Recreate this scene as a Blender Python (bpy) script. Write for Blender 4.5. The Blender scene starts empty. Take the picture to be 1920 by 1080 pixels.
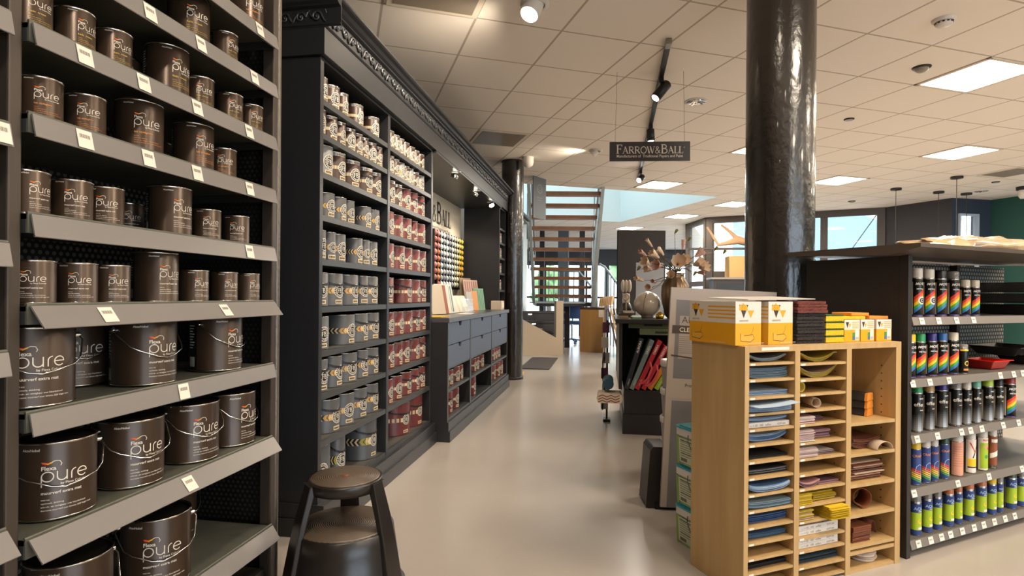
import bpy, bmesh, math, random
from mathutils import Vector, Matrix
R = math.radians
random.seed(7)
C = bpy.context.scene.collection
SC = bpy.context.scene

# ------------------------------------------------------------------ camera
CAMH, YAW, ROLL, FPX, CY = 1.07, R(9.39), R(0.45), 1058.0, 553.0
cam_d = bpy.data.cameras.new('camera')
cam = bpy.data.objects.new('camera', cam_d); C.objects.link(cam)
cam_d.sensor_width = 36; cam_d.lens = FPX * 36 / 1920; cam_d.shift_y = (CY - 540) / 1920
cam_d.clip_start = .02; cam_d.clip_end = 400
cam.matrix_world = Matrix.Translation((0, 0, CAMH)) @ Matrix.Rotation(YAW, 4, 'Z') @ Matrix.Rotation(R(90), 4, 'X') @ Matrix.Rotation(ROLL, 4, 'Z')
SC.camera = cam

# ------------------------------------------------------------------ world, exposure
w = bpy.data.worlds.new('daylight'); SC.world = w; w.use_nodes = True
bg = w.node_tree.nodes['Background']
bg.inputs[0].default_value = (.72, .86, 1.0, 1); bg.inputs[1].default_value = 3.0
SC.view_settings.view_transform = 'Standard'; SC.view_settings.look = 'None'
SC.view_settings.exposure = 0.88; SC.view_settings.gamma = 1; SC.view_settings.use_curve_mapping = False
SC.cycles.max_bounces = 8; SC.cycles.diffuse_bounces = 5; SC.cycles.glossy_bounces = 4
SC.cycles.transparent_max_bounces = 12; SC.cycles.transmission_bounces = 6
SC.cycles.sample_clamp_indirect = 6; SC.cycles.caustics_reflective = False; SC.cycles.caustics_refractive = False
WARM = (1.0, .84, .65); NEUT = (1.0, .90, .78)
CE = 2.78                       # ceiling height
GA, GT = R(26.2), .5675         # ceiling grid: rotation and tile
def grid(u, v): return (GT * (u * math.cos(GA) - v * math.sin(GA)), GT * (u * math.sin(GA) + v * math.cos(GA)))
PANELS = [(7.72, 5), (7.72, 9), (7.72, 13), (11.72, 8), (11.72, 11), (11.72, 15), (11.72, 18), (7.72, 1), (7.72, -3), (3.72, -3), (11.72, 0), (11.72, 4), (3.72, 1), (11.72, 22), (15.72, 2), (15.72, 6), (15.72, 21), (15.72, 17)]
PANEL_E, PANEL_W = 9.0, 21.0
def lamp(name, kind, loc, power, col, size=.5, aim=None, spot=60, blend=.5, parent=None):
    d = bpy.data.lights.new(name, kind); d.energy = power; d.color = col
    if kind == 'AREA': d.size = size
    if kind == 'SPOT': d.spot_size = R(spot); d.spot_blend = blend; d.shadow_soft_size = size
    if kind == 'POINT': d.shadow_soft_size = size
    o = bpy.data.objects.new(name, d); C.objects.link(o); o.location = loc
    if aim is not None: o.rotation_euler = (Vector(aim) - Vector(loc)).to_track_quat('-Z', 'Y').to_euler()
    if parent is not None:
        o.parent = parent; o.matrix_parent_inverse = Matrix.Identity(4)
    return o

# ------------------------------------------------------------------ photo pixel -> point in the room
def ray(px, py):
    a, b = px - 960, py - CY
    u = a * math.cos(ROLL) + b * math.sin(ROLL); v = -a * math.sin(ROLL) + b * math.cos(ROLL)
    c, s = math.cos(YAW), math.sin(YAW); x = u / FPX
    return (x * c - s, x * s + c, -v / FPX)
def at(px, py, X=None, Y=None, Z=None, D=None):
    d = ray(px, py)
    t = X / d[0] if X is not None else Y / d[1] if Y is not None else (Z - CAMH) / d[2] if Z is not None else D
    return Vector((d[0] * t, d[1] * t, CAMH + d[2] * t))
def on_plane(px, py, p, ang):
    d = (math.cos(ang), math.sin(ang)); n = (-d[1], d[0]); r = ray(px, py)
    t = (p[0] * n[0] + p[1] * n[1]) / (r[0] * n[0] + r[1] * n[1])
    return ((r[0] * t - p[0]) * d[0] + (r[1] * t - p[1]) * d[1], CAMH + r[2] * t)
def y_of_edge(px, r, xc, sgn=1):        # where a can of radius r on the line x = xc shows its right edge at px
    lo, hi = .3, 14
    for _ in range(50):
        m = (lo + hi) / 2
        e = 960 + FPX * math.tan(math.atan2(xc, m) + sgn * math.asin(r / math.hypot(xc, m)) + YAW)
        if e < px: lo = m
        else: hi = m
    return lo

# ------------------------------------------------------------------ materials
def lin(h):
    if isinstance(h, str):
        v = [int(h[i:i + 2], 16) / 255 for i in (0, 2, 4)]
        return tuple((x / 12.92 if x <= .04045 else ((x + .055) / 1.055) ** 2.4) for x in v)
    return tuple(h)
MATS = {}
def mat(name, col, rough=.5, metal=0, bump=0, bscale=40, var=0, vscale=8, stretch=(1, 1, 1), emit=0, spec=.5, coat=0, trans=0, alpha=1):
    if name in MATS: return MATS[name]
    m = bpy.data.materials.new(name); m.use_nodes = True; MATS[name] = m
    nt = m.node_tree; b = nt.nodes['Principled BSDF']
    c = lin(col); b.inputs['Base Color'].default_value = (*c, 1)
    b.inputs['Roughness'].default_value = rough; b.inputs['Metallic'].default_value = metal
    b.inputs['Specular IOR Level'].default_value = spec; b.inputs['Coat Weight'].default_value = coat
    b.inputs['Transmission Weight'].default_value = trans; b.inputs['Alpha'].default_value = alpha
    if emit:
        b.inputs['Emission Color'].default_value = (*c, 1); b.inputs['Emission Strength'].default_value = emit
    if bump or var:
        tc = nt.nodes.new('ShaderNodeTexCoord'); mp = nt.nodes.new('ShaderNodeMapping'); mp.inputs['Scale'].default_value = stretch
        nt.links.new(tc.outputs['Object'], mp.inputs[0])
    if var:
        n = nt.nodes.new('ShaderNodeTexNoise'); n.inputs['Scale'].default_value = vscale; n.inputs['Detail'].default_value = 4
        nt.links.new(mp.outputs[0], n.inputs['Vector'])
        r = nt.nodes.new('ShaderNodeValToRGB'); r.color_ramp.elements[0].position = .3; r.color_ramp.elements[1].position = .7
        r.color_ramp.elements[0].color = (*[x * (1 - var) for x in c], 1); r.color_ramp.elements[1].color = (*[min(1, x * (1 + var)) for x in c], 1)
        nt.links.new(n.outputs['Fac'], r.inputs[0]); nt.links.new(r.outputs[0], b.inputs['Base Color'])
    if bump:
        n = nt.nodes.new('ShaderNodeTexNoise'); n.inputs['Scale'].default_value = bscale; n.inputs['Detail'].default_value = 3
        nt.links.new(mp.outputs[0], n.inputs['Vector'])
        u = nt.nodes.new('ShaderNodeBump'); u.inputs['Strength'].default_value = bump; u.inputs['Distance'].default_value = .01
        nt.links.new(n.outputs['Fac'], u.inputs['Height']); nt.links.new(u.outputs[0], b.inputs['Normal'])
    return m
def mth(nt, op, a, b=None, c=None):
    n = nt.nodes.new('ShaderNodeMath'); n.operation = op
    for i, x in enumerate((a, b, c)):
        if x is None: continue
        if isinstance(x, (int, float)): n.inputs[i].default_value = x
        else: nt.links.new(x, n.inputs[i])
    return n.outputs[0]
def perforated(name, base, hole, pitch, axis=(0, 2), rad=.3):
    """dark sheet steel punched with a hexagonal field of holes (object coordinates)"""
    m = mat(name, base, .45); nt = m.node_tree; b = nt.nodes['Principled BSDF']
    tc = nt.nodes.new('ShaderNodeTexCoord'); sp = nt.nodes.new('ShaderNodeSeparateXYZ'); nt.links.new(tc.outputs['Object'], sp.inputs[0])
    x = mth(nt, 'DIVIDE', sp.outputs[axis[0]], pitch); z = mth(nt, 'DIVIDE', sp.outputs[axis[1]], pitch * 1.732)
    ds = []
    for off in (0, .5):
        fx = mth(nt, 'SUBTRACT', mth(nt, 'FRACT', mth(nt, 'ADD', x, off)), .5)
        fz = mth(nt, 'MULTIPLY', mth(nt, 'SUBTRACT', mth(nt, 'FRACT', mth(nt, 'ADD', z, off)), .5), 1.732)
        ds.append(mth(nt, 'SQRT', mth(nt, 'ADD', mth(nt, 'MULTIPLY', fx, fx), mth(nt, 'MULTIPLY', fz, fz))))
    k = mth(nt, 'LESS_THAN', mth(nt, 'MINIMUM', ds[0], ds[1]), rad)
    mx = nt.nodes.new('ShaderNodeMix'); mx.data_type = 'RGBA'; nt.links.new(k, mx.inputs[0])
    mx.inputs[6].default_value = (*lin(base), 1); mx.inputs[7].default_value = (*lin(hole), 1)
    nt.links.new(mx.outputs[2], b.inputs['Base Color']); return m

# ------------------------------------------------------------------ mesh builder
class MB:
    def __init__(s): s.v = []; s.f = []; s.m = []; s.s = []
    def add(s, vs, fs, m=0, smooth=False):
        o = len(s.v); s.v += [tuple(p) for p in vs]
        for f in fs: s.f.append(tuple(i + o for i in f)); s.m.append(m); s.s.append(smooth)
        return s
    def box(s, x0, x1, y0, y1, z0, z1, m=0):
        v = [(x, y, z) for z in (z0, z1) for x, y in ((x0, y0), (x1, y0), (x1, y1), (x0, y1))]
        return s.add(v, [(0, 3, 2, 1), (4, 5, 6, 7), (0, 1, 5, 4), (1, 2, 6, 5), (2, 3, 7, 6), (3, 0, 4, 7)], m)
    def obox(s, c, size, rz=0, rx=0, ry=0, m=0):
        M = Matrix.Translation(c) @ Matrix.Rotation(rz, 4, 'Z') @ Matrix.Rotation(ry, 4, 'Y') @ Matrix.Rotation(rx, 4, 'X')
        a, b, d = [q / 2 for q in size]
        v = [M @ Vector((x, y, z)) for z in (-d, d) for x, y in ((-a, -b), (a, -b), (a, b), (-a, b))]
        return s.add(v, [(0, 3, 2, 1), (4, 5, 6, 7), (0, 1, 5, 4), (1, 2, 6, 5), (2, 3, 7, 6), (3, 0, 4, 7)], m)
    def prism(s, poly, a0, a1, axis='Z', m=0, smooth=False):
        """extrude a 2D outline along an axis; the outline is (x,y) for Z, (x,z) for Y and (y,z) for X"""
        n = len(poly)
        f = {'Z': lambda p, a: (p[0], p[1], a), 'Y': lambda p, a: (p[0], a, p[1]), 'X': lambda p, a: (a, p[0], p[1])}[axis]
        v = [f(p, a0) for p in poly] + [f(p, a1) for p in poly]
        s.add(v, [tuple(range(n))[::-1], tuple(range(n, 2 * n))], m)
        return s.add(v, [(i, (i + 1) % n, n + (i + 1) % n, n + i) for i in range(n)], m, smooth)
    def lathe(s, prof, n=28, m=0, c=(0, 0, 0), smooth=True, a0=0, a1=2 * math.pi, sx=1, sy=1):
        full = abs(a1 - a0 - 2 * math.pi) < 1e-6; k = n if full else n + 1; v = []
        for r, z in prof:
            for i in range(k):
                a = a0 + (a1 - a0) * i / n
                v.append((c[0] + r * math.cos(a) * sx, c[1] + r * math.sin(a) * sy, c[2] + z))
        fs = []
        for j in range(len(prof) - 1):
            for i in range(n if full else n):
                i2 = (i + 1) % k if full else i + 1
                fs.append((j * k + i, j * k + i2, (j + 1) * k + i2, (j + 1) * k + i))
        s.add(v, fs, m, smooth)
        return s
    def disc(s, r, z, n=28, m=0, c=(0, 0), up=True, sx=1, sy=1):
        v = [(c[0] + r * sx * math.cos(2 * math.pi * i / n), c[1] + r * sy * math.sin(2 * math.pi * i / n), z) for i in range(n)]
        return s.add(v, [tuple(range(n)) if up else tuple(range(n))[::-1]], m)
    def tube(s, pts, r, n=8, m=0, closed=False):
        P = [Vector(p) for p in pts]; k = len(P); v = []
        rr = r if isinstance(r, (list, tuple)) else [r] * k
        prev = None
        for i, p in enumerate(P):
            if closed: t = (P[(i + 1) % k] - P[i - 1])
            else: t = (P[min(i + 1, k - 1)] - P[max(i - 1, 0)])
            t.normalize()
            if prev is None:
                a = Vector((0, 0, 1)) if abs(t.z) < .9 else Vector((1, 0, 0)); u = t.cross(a).normalized()
            else:
                u = (prev - t * prev.dot(t)); u = u.normalized() if u.length > 1e-6 else prev
            prev = u; b = t.cross(u)
            for j in range(n):
                a = 2 * math.pi * j / n; v.append(p + (u * math.cos(a) + b * math.sin(a)) * rr[i])
        fs = [(i * n + j, i * n + (j + 1) % n, ((i + 1) % k) * n + (j + 1) % n, ((i + 1) % k) * n + j) for i in range(k if closed else k - 1) for j in range(n)]
        s.add(v, fs, m, True)
        if not closed: s.add(v[:n], [tuple(range(n))[::-1]], m); s.add(v[-n:], [tuple(range(n))], m)
        return s
    def sphere(s, c, r, n=16, m=0, sc=(1, 1, 1), k=10):
        pr = [(max(1e-4, math.sin(math.pi * i / k)) * r, -math.cos(math.pi * i / k) * r) for i in range(k + 1)]
        o = len(s.v); s.lathe(pr, n, m)
        for i in range(o, len(s.v)):
            x, y, z = s.v[i]; s.v[i] = (c[0] + x * sc[0], c[1] + y * sc[1], c[2] + z * sc[2])
        return s
    def xf(s, M, o=0):
        for i in range(o, len(s.v)): s.v[i] = tuple(M @ Vector(s.v[i]))
        return s
    def mesh(s, name, mats):
        me = bpy.data.meshes.new(name); me.from_pydata(s.v, [], s.f)
        for m in (mats if isinstance(mats, (list, tuple)) else [mats]): me.materials.append(m)
        me.polygons.foreach_set('material_index', s.m); me.polygons.foreach_set('use_smooth', s.s); me.update(); return me
    def build(s, name, mats, parent=None, loc=(0, 0, 0), rz=0, bevel=0, seg=2):
        o = bpy.data.objects.new(name, s.mesh(name, mats)); C.objects.link(o); o.location = loc; o.rotation_euler = (0, 0, rz)
        if parent is not None: o.parent = parent
        if bevel:
            b = o.modifiers.new('bevel', 'BEVEL'); b.width = bevel; b.segments = seg; b.limit_method = 'ANGLE'; b.angle_limit = R(40)
        return o
def new(name, me, parent=None, loc=(0, 0, 0), rz=0):
    o = bpy.data.objects.new(name, me); C.objects.link(o); o.location = loc; o.rotation_euler = (0, 0, rz)
    if parent is not None: o.parent = parent
    return o
def tag(o, label, cat, group=None, kind=None):
    o['label'] = label; o['category'] = cat
    if group: o['group'] = group
    if kind: o['kind'] = kind
    return o
def thing(name, label, cat, loc=(0, 0, 0), rz=0, group=None):
    o = bpy.data.objects.new(name, None); C.objects.link(o); o.location = loc; o.rotation_euler = (0, 0, rz); o.empty_display_size = .05
    return tag(o, label, cat, group)
def struct(o): o['kind'] = 'structure'; return o
KIDS = {}
def kids(o):
    return [c for c in bpy.data.objects if c.parent == o]
def dup(src, loc, rz=0, label=None, group=None, parts=None):
    """copy a thing with copies of its parts (and their parts); parts = cached [(object, [its parts])]"""
    r = src.copy(); C.objects.link(r); r.location = loc; r.rotation_euler = (0, 0, rz)
    if label: r['label'] = label
    if group: r['group'] = group
    key = src.name
    if key not in KIDS: KIDS[key] = [(c, kids(c)) for c in kids(src)]
    for ch, gs in KIDS[key]:
        c = ch.copy(); C.objects.link(c); c.parent = r
        for g in gs: d = g.copy(); C.objects.link(d); d.parent = c
    return r
ORD = ['first', 'second', 'third', 'fourth', 'fifth', 'sixth', 'seventh', 'eighth', 'ninth', 'tenth', 'eleventh', 'twelfth']
def ordn(i): return ORD[i]

# ------------------------------------------------------------------ lettering and printed shapes
FT = {}
def text2d(s, size=1.0, bold=0, align='LEFT', space=1.0):
    key = (s, bold, align, space)
    if key not in FT:
        cu = bpy.data.curves.new('t', 'FONT'); cu.body = s; cu.size = 1; cu.offset = bold; cu.align_x = align; cu.resolution_u = 3; cu.space_character = space
        o = bpy.data.objects.new('t', cu); C.objects.link(o); dg = bpy.context.evaluated_depsgraph_get()
        me = o.evaluated_get(dg).to_mesh()
        FT[key] = ([(v.co.x, v.co.y) for v in me.vertices], [tuple(p.vertices) for p in me.polygons])
        o.evaluated_get(dg).to_mesh_clear(); bpy.data.objects.remove(o); bpy.data.curves.remove(cu)
    v, f = FT[key]
    return [[(v[i][0] * size, v[i][1] * size) for i in p] for p in f]
def stroke(pts, w, w2=None, caps=False):
    """a pen stroke along a polyline as quads"""
    out = []; n = len(pts); w2 = w if w2 is None else w2; L = []
    for i in range(n):
        a = pts[max(i - 1, 0)]; b = pts[min(i + 1, n - 1)]; dx, dy = b[0] - a[0], b[1] - a[1]; l = math.hypot(dx, dy) or 1
        ww = (w + (w2 - w) * i / max(1, n - 1)) / 2; L.append(((pts[i][0] - dy / l * ww, pts[i][1] + dx / l * ww), (pts[i][0] + dy / l * ww, pts[i][1] - dx / l * ww)))
    for i in range(n - 1): out.append([L[i][1], L[i + 1][1], L[i + 1][0], L[i][0]])
    return out
def arc(cx, cy, r, a0, a1, n=10, ry=None):
    ry = r if ry is None else ry
    return [(cx + r * math.cos(R(a0 + (a1 - a0) * i / n)), cy + ry * math.sin(R(a0 + (a1 - a0) * i / n))) for i in range(n + 1)]
def pure_word(size=1.0, w=.105):
    q = []
    q += stroke([(0, -.55), (0, .5)], w) + stroke(arc(.5, .5, .5, 180, -180, 24), w)
    q += stroke([(1.3, 1), (1.3, .42)] + arc(1.7, .42, .4, 180, 360, 12) + [(2.1, 1)], w) + stroke([(2.1, .45), (2.1, 0)], w)
    q += stroke([(2.5, 0), (2.5, .6)] + arc(2.9, .6, .4, 180, 90, 6), w)
    q += stroke([(3.05, .52), (3.98, .52)] + arc(3.52, .5, .46, 0, 315, 20), w)
    return [[(x * size, y * size) for x, y in p] for p in q]
def serif_word(s, size=1.0, small=.78):
    """roman capitals with thick and thin strokes; first letters and B full height, the rest small capitals"""
    T, t = .15, .06; out = []; x = 0
    def sf(px, py, w=.24): return stroke([(px - w / 2, py), (px + w / 2, py)], .045)
    for i, ch in enumerate(s):
        k = 1.0 if ch in 'FB' else small; q = []
        if ch == 'F': q = stroke([(.15, 0), (.15, 1)], T) + stroke([(.15, .97), (.62, .97)], t) + stroke([(.15, .52), (.48, .52)], t) + stroke([(.62, 1), (.6, .78)], t) + stroke([(.48, .63), (.48, .4)], t) + sf(.15, .02, .34) + sf(.1, .98, .2); a = .68
        elif ch == 'A': q = stroke([(.1, 0), (.42, 1)], t) + stroke([(.38, 1), (.74, 0)], T) + stroke([(.22, .36), (.6, .36)], t) + sf(.1, .02) + sf(.74, .02, .28); a = .86
        elif ch == 'R': q = stroke([(.15, 0), (.15, 1)], T) + stroke([(.15, .97)] + arc(.42, .74, .22, 90, -90, 8) + [(.15, .5)], .09) + stroke([(.38, .5), (.74, .02)], T) + sf(.15, .02, .32) + sf(.1, .98, .2) + sf(.76, .02, .18); a = .84
        elif ch == 'O': q = stroke(arc(.44, .5, .38, 90, 450, 28, .47), .11); a = .9
        elif ch == 'W': q = stroke([(.08, 1), (.34, 0)], T) + stroke([(.34, 0), (.56, .95)], t) + stroke([(.5, 1), (.78, 0)], T) + stroke([(.78, 0), (1.04, 1)], t) + sf(.08, .98) + sf(.5, .98, .2) + sf(1.04, .98); a = 1.1
        elif ch == '&': q = stroke([(.78, .02), (.24, .7)] + arc(.38, .8, .16, 200, 0, 8) + [(.3, .52), (.14, .35)] + arc(.33, .22, .2, 150, 330, 8) + [(.72, .5)], .09); a = .88
        elif ch == 'B': q = stroke([(.15, 0), (.15, 1)], T) + stroke([(.15, .97)] + arc(.38, .76, .2, 90, -90, 8) + [(.15, .54)], .1) + stroke([(.15, .54)] + arc(.42, .28, .25, 90, -90, 8) + [(.15, .03)], .1) + sf(.1, .98, .2) + sf(.1, .02, .2); a = .76
        elif ch == 'L': q = stroke([(.15, 0), (.15, 1)], T) + stroke([(.15, .03), (.58, .03)], t) + stroke([(.56, 0), (.62, .24)], t) + sf(.15, .98, .32); a = .66
        else: a = .4
        out += [[((x + px * k) * size, py * k * size) for px, py in p] for p in q]; x += a * k
    return out, x * size
class Flat:
    """printed shapes laid out on a flat sheet, later put on a panel or wrapped round a can"""
    def __init__(s): s.p = []
    def poly(s, pts, m=0, lay=0): s.p.append((pts, m, lay)); return s
    def polys(s, ps, dx=0, dy=0, m=0, lay=1, sk=0):
        for p in ps: s.p.append(([(x + dx + sk * y, y + dy) for x, y in p], m, lay))
        return s
    def rect(s, x0, x1, y0, y1, m=0, lay=0): return s.poly([(x0, y0), (x1, y0), (x1, y1), (x0, y1)], m, lay)
    def ring(s, cx, cy, r0, r1, m=0, lay=1, n=24, ry=None):
        k = 1 if ry is None else ry
        for i in range(n):
            a, b = 2 * math.pi * i / n, 2 * math.pi * (i + 1) / n
            s.poly([(cx + r0 * math.cos(a), cy + k * r0 * math.sin(a)), (cx + r1 * math.cos(a), cy + k * r1 * math.sin(a)), (cx + r1 * math.cos(b), cy + k * r1 * math.sin(b)), (cx + r0 * math.cos(b), cy + k * r0 * math.sin(b))], m, lay)
        return s
    def disc(s, cx, cy, r, m=0, lay=1, n=20): return s.poly([(cx + r * math.cos(2 * math.pi * i / n), cy + r * math.sin(2 * math.pi * i / n)) for i in range(n)], m, lay)
    def mesh(s, name, mats, rad=None, step=14, lift=.0004, face=0, gap=.00025):
        """rad: wrap round a cylinder of that radius, x running to the right as seen from outside; else flat in XZ facing -Y"""
        bm = bmesh.new(); lv = bm.verts.layers.int.new('lay')
        for pts, m, lay in s.p:
            vs = []
            for p in pts:
                v = bm.verts.new((p[0], 0, p[1])); v[lv] = lay; vs.append(v)
            try: f = bm.faces.new(vs); f.material_index = m
            except ValueError: pass
        if rad:
            xs = [v.co.x for v in bm.verts]; st = rad * R(step); k = math.ceil(min(xs) / st)
            while k * st < max(xs):
                g = bm.faces[:] + bm.edges[:] + bm.verts[:]
                bmesh.ops.bisect_plane(bm, geom=g, plane_co=(k * st, 0, 0), plane_no=(1, 0, 0)); k += 1
            # bisecting loses the layer on new vertices: take it back from any neighbour of the same face
            for f in bm.faces:
                l = max(v[lv] for v in f.verts)
                for v in f.verts: v[lv] = l
            for v in bm.verts:
                r = rad + lift + v[lv] * gap; a = v.co.x / rad + face
                v.co = Vector((r * math.cos(a), r * math.sin(a), v.co.z))
        else:
            for v in bm.verts: v.co.y = -lift - v[lv] * gap
        me = bpy.data.meshes.new(name); bm.to_mesh(me); bm.free()
        for m in mats: me.materials.append(m)
        return me

# ================================================================== THE ROOM
def floor_mat():
    m = mat('cast_floor', 'a9a19a', .22, var=.04, vscale=1.3, bump=.05, bscale=6, spec=.45); return m
m_floor = floor_mat()
struct(MB().box(-6, 14, -5, 30, -.12, 0).build('floor', m_floor))

def ceiling_mat():
    m = mat('ceiling_tiles', 'ebe3d9', .9); nt = m.node_tree; b = nt.nodes['Principled BSDF']
    tc = nt.nodes.new('ShaderNodeTexCoord'); sp = nt.nodes.new('ShaderNodeSeparateXYZ'); nt.links.new(tc.outputs['Object'], sp.inputs[0])
    u = mth(nt, 'DIVIDE', sp.outputs[0], GT); v = mth(nt, 'DIVIDE', sp.outputs[1], GT)
    def near(x, off, hw): return mth(nt, 'LESS_THAN', mth(nt, 'ABSOLUTE', mth(nt, 'SUBTRACT', mth(nt, 'FRACT', mth(nt, 'ADD', x, .5 - off)), .5)), hw)
    right = mth(nt, 'GREATER_THAN', u, 3.56)
    lu = mth(nt, 'ADD', mth(nt, 'MULTIPLY', right, near(u, .72, .014)), mth(nt, 'MULTIPLY', mth(nt, 'SUBTRACT', 1, right), near(u, .38, .014)))
    k = mth(nt, 'MAXIMUM', lu, near(v, 0, .012))
    mx = nt.nodes.new('ShaderNodeMix'); mx.data_type = 'RGBA'; nt.links.new(k, mx.inputs[0])
    mx.inputs[6].default_value = (*lin('ebe3d9'), 1); mx.inputs[7].default_value = (*lin('b5a99c'), 1)
    nt.links.new(mx.outputs[2], b.inputs['Base Color'])
    n = nt.nodes.new('ShaderNodeTexNoise'); n.inputs['Scale'].default_value = 160; nt.links.new(tc.outputs['Object'], n.inputs['Vector'])
    bu = nt.nodes.new('ShaderNodeBump'); bu.inputs['Strength'].default_value = .12; bu.inputs['Distance'].default_value = .004
    h = mth(nt, 'SUBTRACT', n.outputs['Fac'], mth(nt, 'MULTIPLY', k, 1.5)); nt.links.new(h, bu.inputs['Height']); nt.links.new(bu.outputs[0], b.inputs['Normal'])
    return m
m_ceil = ceiling_mat()
# ceiling in its own grid frame, with the stairwell opening left out
HU0, HU1, HV0, HV1 = 1.2, 10.85, 14.52, 20.75
ce = MB()
def cbox(u0, u1, v0, v1): ce.box(u0 * GT, u1 * GT, v0 * GT, v1 * GT, 0, .12)
cbox(-12, 19.2, -14, HV0); cbox(-12, HU0, HV0, HV1); gi = lambda x, y: (x * math.cos(GA) + y * math.sin(GA), -x * math.sin(GA) + y * math.cos(GA))
ce.prism([(-12 * GT, HV1 * GT), (14.3 * GT, HV1 * GT), gi(3.9, 21.8), gi(-6.2, 20.8)], 0, .12)
ce.prism([(x * GT, y * GT) for x, y in ((HU1, HV0), (17.35, HV0), (13.75, 18.5), (14.3, HV1), (HU1, HV1))], 0, .12)
struct(ce.build('ceiling', m_ceil, loc=(0, 0, CE), rz=GA))
# stairwell shaft: white walls rising to the floor above, and its own roof
m_white = mat('white_plaster', 'dfe6e6', .8)
sh = MB()
U0, U1, V0, V1 = [q * GT for q in (HU0, HU1, HV0, HV1)]
sh.box(U1, U1 + .1, V0, V1 + .1, .12, 3.0); sh.box(U0 - .1, U1, V1, V1 + .1, .12, 3.0); sh.box(U0 - .1, U0, V0, V1, .12, 3.0)
sh.box(U1 - .004, U1 + .01, V0, V1, -.004, .12); sh.box(U0, U1, V1 - .004, V1 + .01, -.004, .12)
struct(sh.build('wall_stairwell', m_white, loc=(0, 0, CE), rz=GA))
struct(MB().box(U0 - .1, U1 + .1, V0 - .1, V1 + .1, 3.0, 3.1).build('ceiling_stairwell', m_white, loc=(0, 0, CE), rz=GA))
struct(MB().box(U0 - .1, U1 + .1, V0 - .1, V0, .12, 3.0).build('wall_stairwell', m_white, loc=(0, 0, CE), rz=GA))
cx, cy = grid(6, 17.8)
lamp('stairwell_skylight', 'AREA', (cx, cy, CE + 2.9), 85, (.74, .93, 1.0), 2.6, (cx, cy, 0))

# ceiling light panels
m_glow = mat('panel_diffuser', (1, .88, .70), .5, emit=PANEL_E); m_lframe = mat('panel_frame', 'd8cdbd', .6)
m_plastic_w = mat('white_plastic', 'd6cec4', .5)
PLAB = ['largest glowing square panel in the ceiling, top right of the room', 'glowing square ceiling panel partly behind the black column', 'glowing square ceiling panel just in front of the stairwell, below the hanging sign', 'glowing square ceiling panel right of the column, second nearest on that side', 'glowing square ceiling panel right beside the column, above the far window', 'small glowing ceiling panel just left of the column', 'small glowing ceiling panel beyond the stairwell corner']
pan0 = None
for i, (u, v) in enumerate(PANELS):
    x, y = grid(u + .5, v + .5)
    lab = PLAB[i] if i < 7 else 'glowing square ceiling panel further off in the grid' if i < 11 or True else ''
    if pan0 is None:
        pan0 = thing('ceiling_light_panel', lab, 'ceiling light', (x, y, CE), GA, 'square ceiling light panels')
        h = GT / 2
        MB().box(-h + .03, h - .03, -h + .03, h - .03, -.004, -.001).build('diffuser', m_glow, pan0)
        f = MB()
        for a, b, c, d in ((-h, h, -h, -h + .03), (-h, h, h - .03, h), (-h, -h + .03, -h, h), (h - .03, h, -h, h)): f.box(a, b, c, d, -.008, -.001)
        f.build('frame', m_lframe, pan0); o = pan0
    else: o = dup(pan0, (x, y, CE), GA, lab)
    lamp('panel_light', 'AREA', (x, y, CE - .012), PANEL_W, WARM if i != 2 else NEUT, .5, (x, y, 0), parent=None)

# air vents
def vent(u0, u1, v0, v1, lab):
    x, y = grid((u0 + u1) / 2, (v0 + v1) / 2); a, b = (u1 - u0) * GT / 2, (v1 - v0) * GT / 2
    t = thing('ceiling_vent', lab, 'air vent', (x, y, CE), GA)
    MB().box(-a, a, -b, b, -.006, -.001).build('frame', m_lframe, t)
    g = perforated('vent_mesh', '9a8f80', '5f564b', .008, (0, 1), .3)
    MB().box(-a + .035, a - .035, -b + .035, b - .035, -.008, -.0055).build('grille', g, t)
vent(.42, 1.38, 5.02, 6.0, 'square grey perforated ceiling vent above the dark cabinet')
vent(2.40, 3.36, 10.02, 11.0, 'pale square ceiling vent beside the end of the carved cornice')
vent(14.8, 15.7, 9.0, 9.9, 'pale square ceiling vent at far right above the shelving')

# round ceiling fittings
def at_ceiling(px, py): p = at(px, py, Z=CE); return (p.x, p.y, CE)
t = thing('smoke_detector', 'round white smoke detector at the top right of the ceiling', 'smoke detector', at_ceiling(1770, 36))
MB().lathe([(.062, 0), (.062, -.012), (.05, -.02)], 28).build('base', m_plastic_w, t)
b = MB().lathe([(.045, -.02), (.045, -.032), (.036, -.042), (.001, -.045)], 28)
for k in range(12):
    a = k * math.pi / 6; b.obox((.0455 * math.cos(a), .0455 * math.sin(a), -.026), (.003, .012, .008), a, m=1)
b.build('sensing_head', [m_plastic_w, mat('black_plastic', '1c1a19', .4)], t)
m_dkmetal = mat('dark_metal', '3a352f', .35, .7); m_chrome = mat('bright_chrome', 'd8d8d6', .12, 1)
t = thing('motion_sensor', 'brown and grey round sensor in the ceiling near the large light panel', 'sensor', at_ceiling(1728, 126))
MB().lathe([(.062, 0), (.06, -.008), (.045, -.012)], 28).build('bezel', m_dkmetal, t)
MB().lathe([(.046, -.008), (.042, -.024), (.028, -.036), (.001, -.04)], 24).build('dome', mat('grey_dome', '8d8579', .4), t)
for (px, py, s, lab) in ((1592, 223, .045, 'small recessed dark spot fitting right of the column'), (1867, 341, .05, 'small dark round ceiling fitting at far right'), (1597, 377, .06, 'dark cone-shaped ceiling fitting above the far window')):
    t = thing('ceiling_fitting', lab, 'ceiling fitting', at_ceiling(px, py))
    MB().lathe([(s, 0), (s, -.008), (s * .8, -.012)], 24).build('bezel', m_dkmetal, t)
    MB().lathe([(s * .8, -.01), (s * .55, -.03 if s > .055 else -.014), (.001, -.035 if s > .055 else -.016)], 20).build('lens', mat('grey_lens', '9a948a', .3), t)
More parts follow.
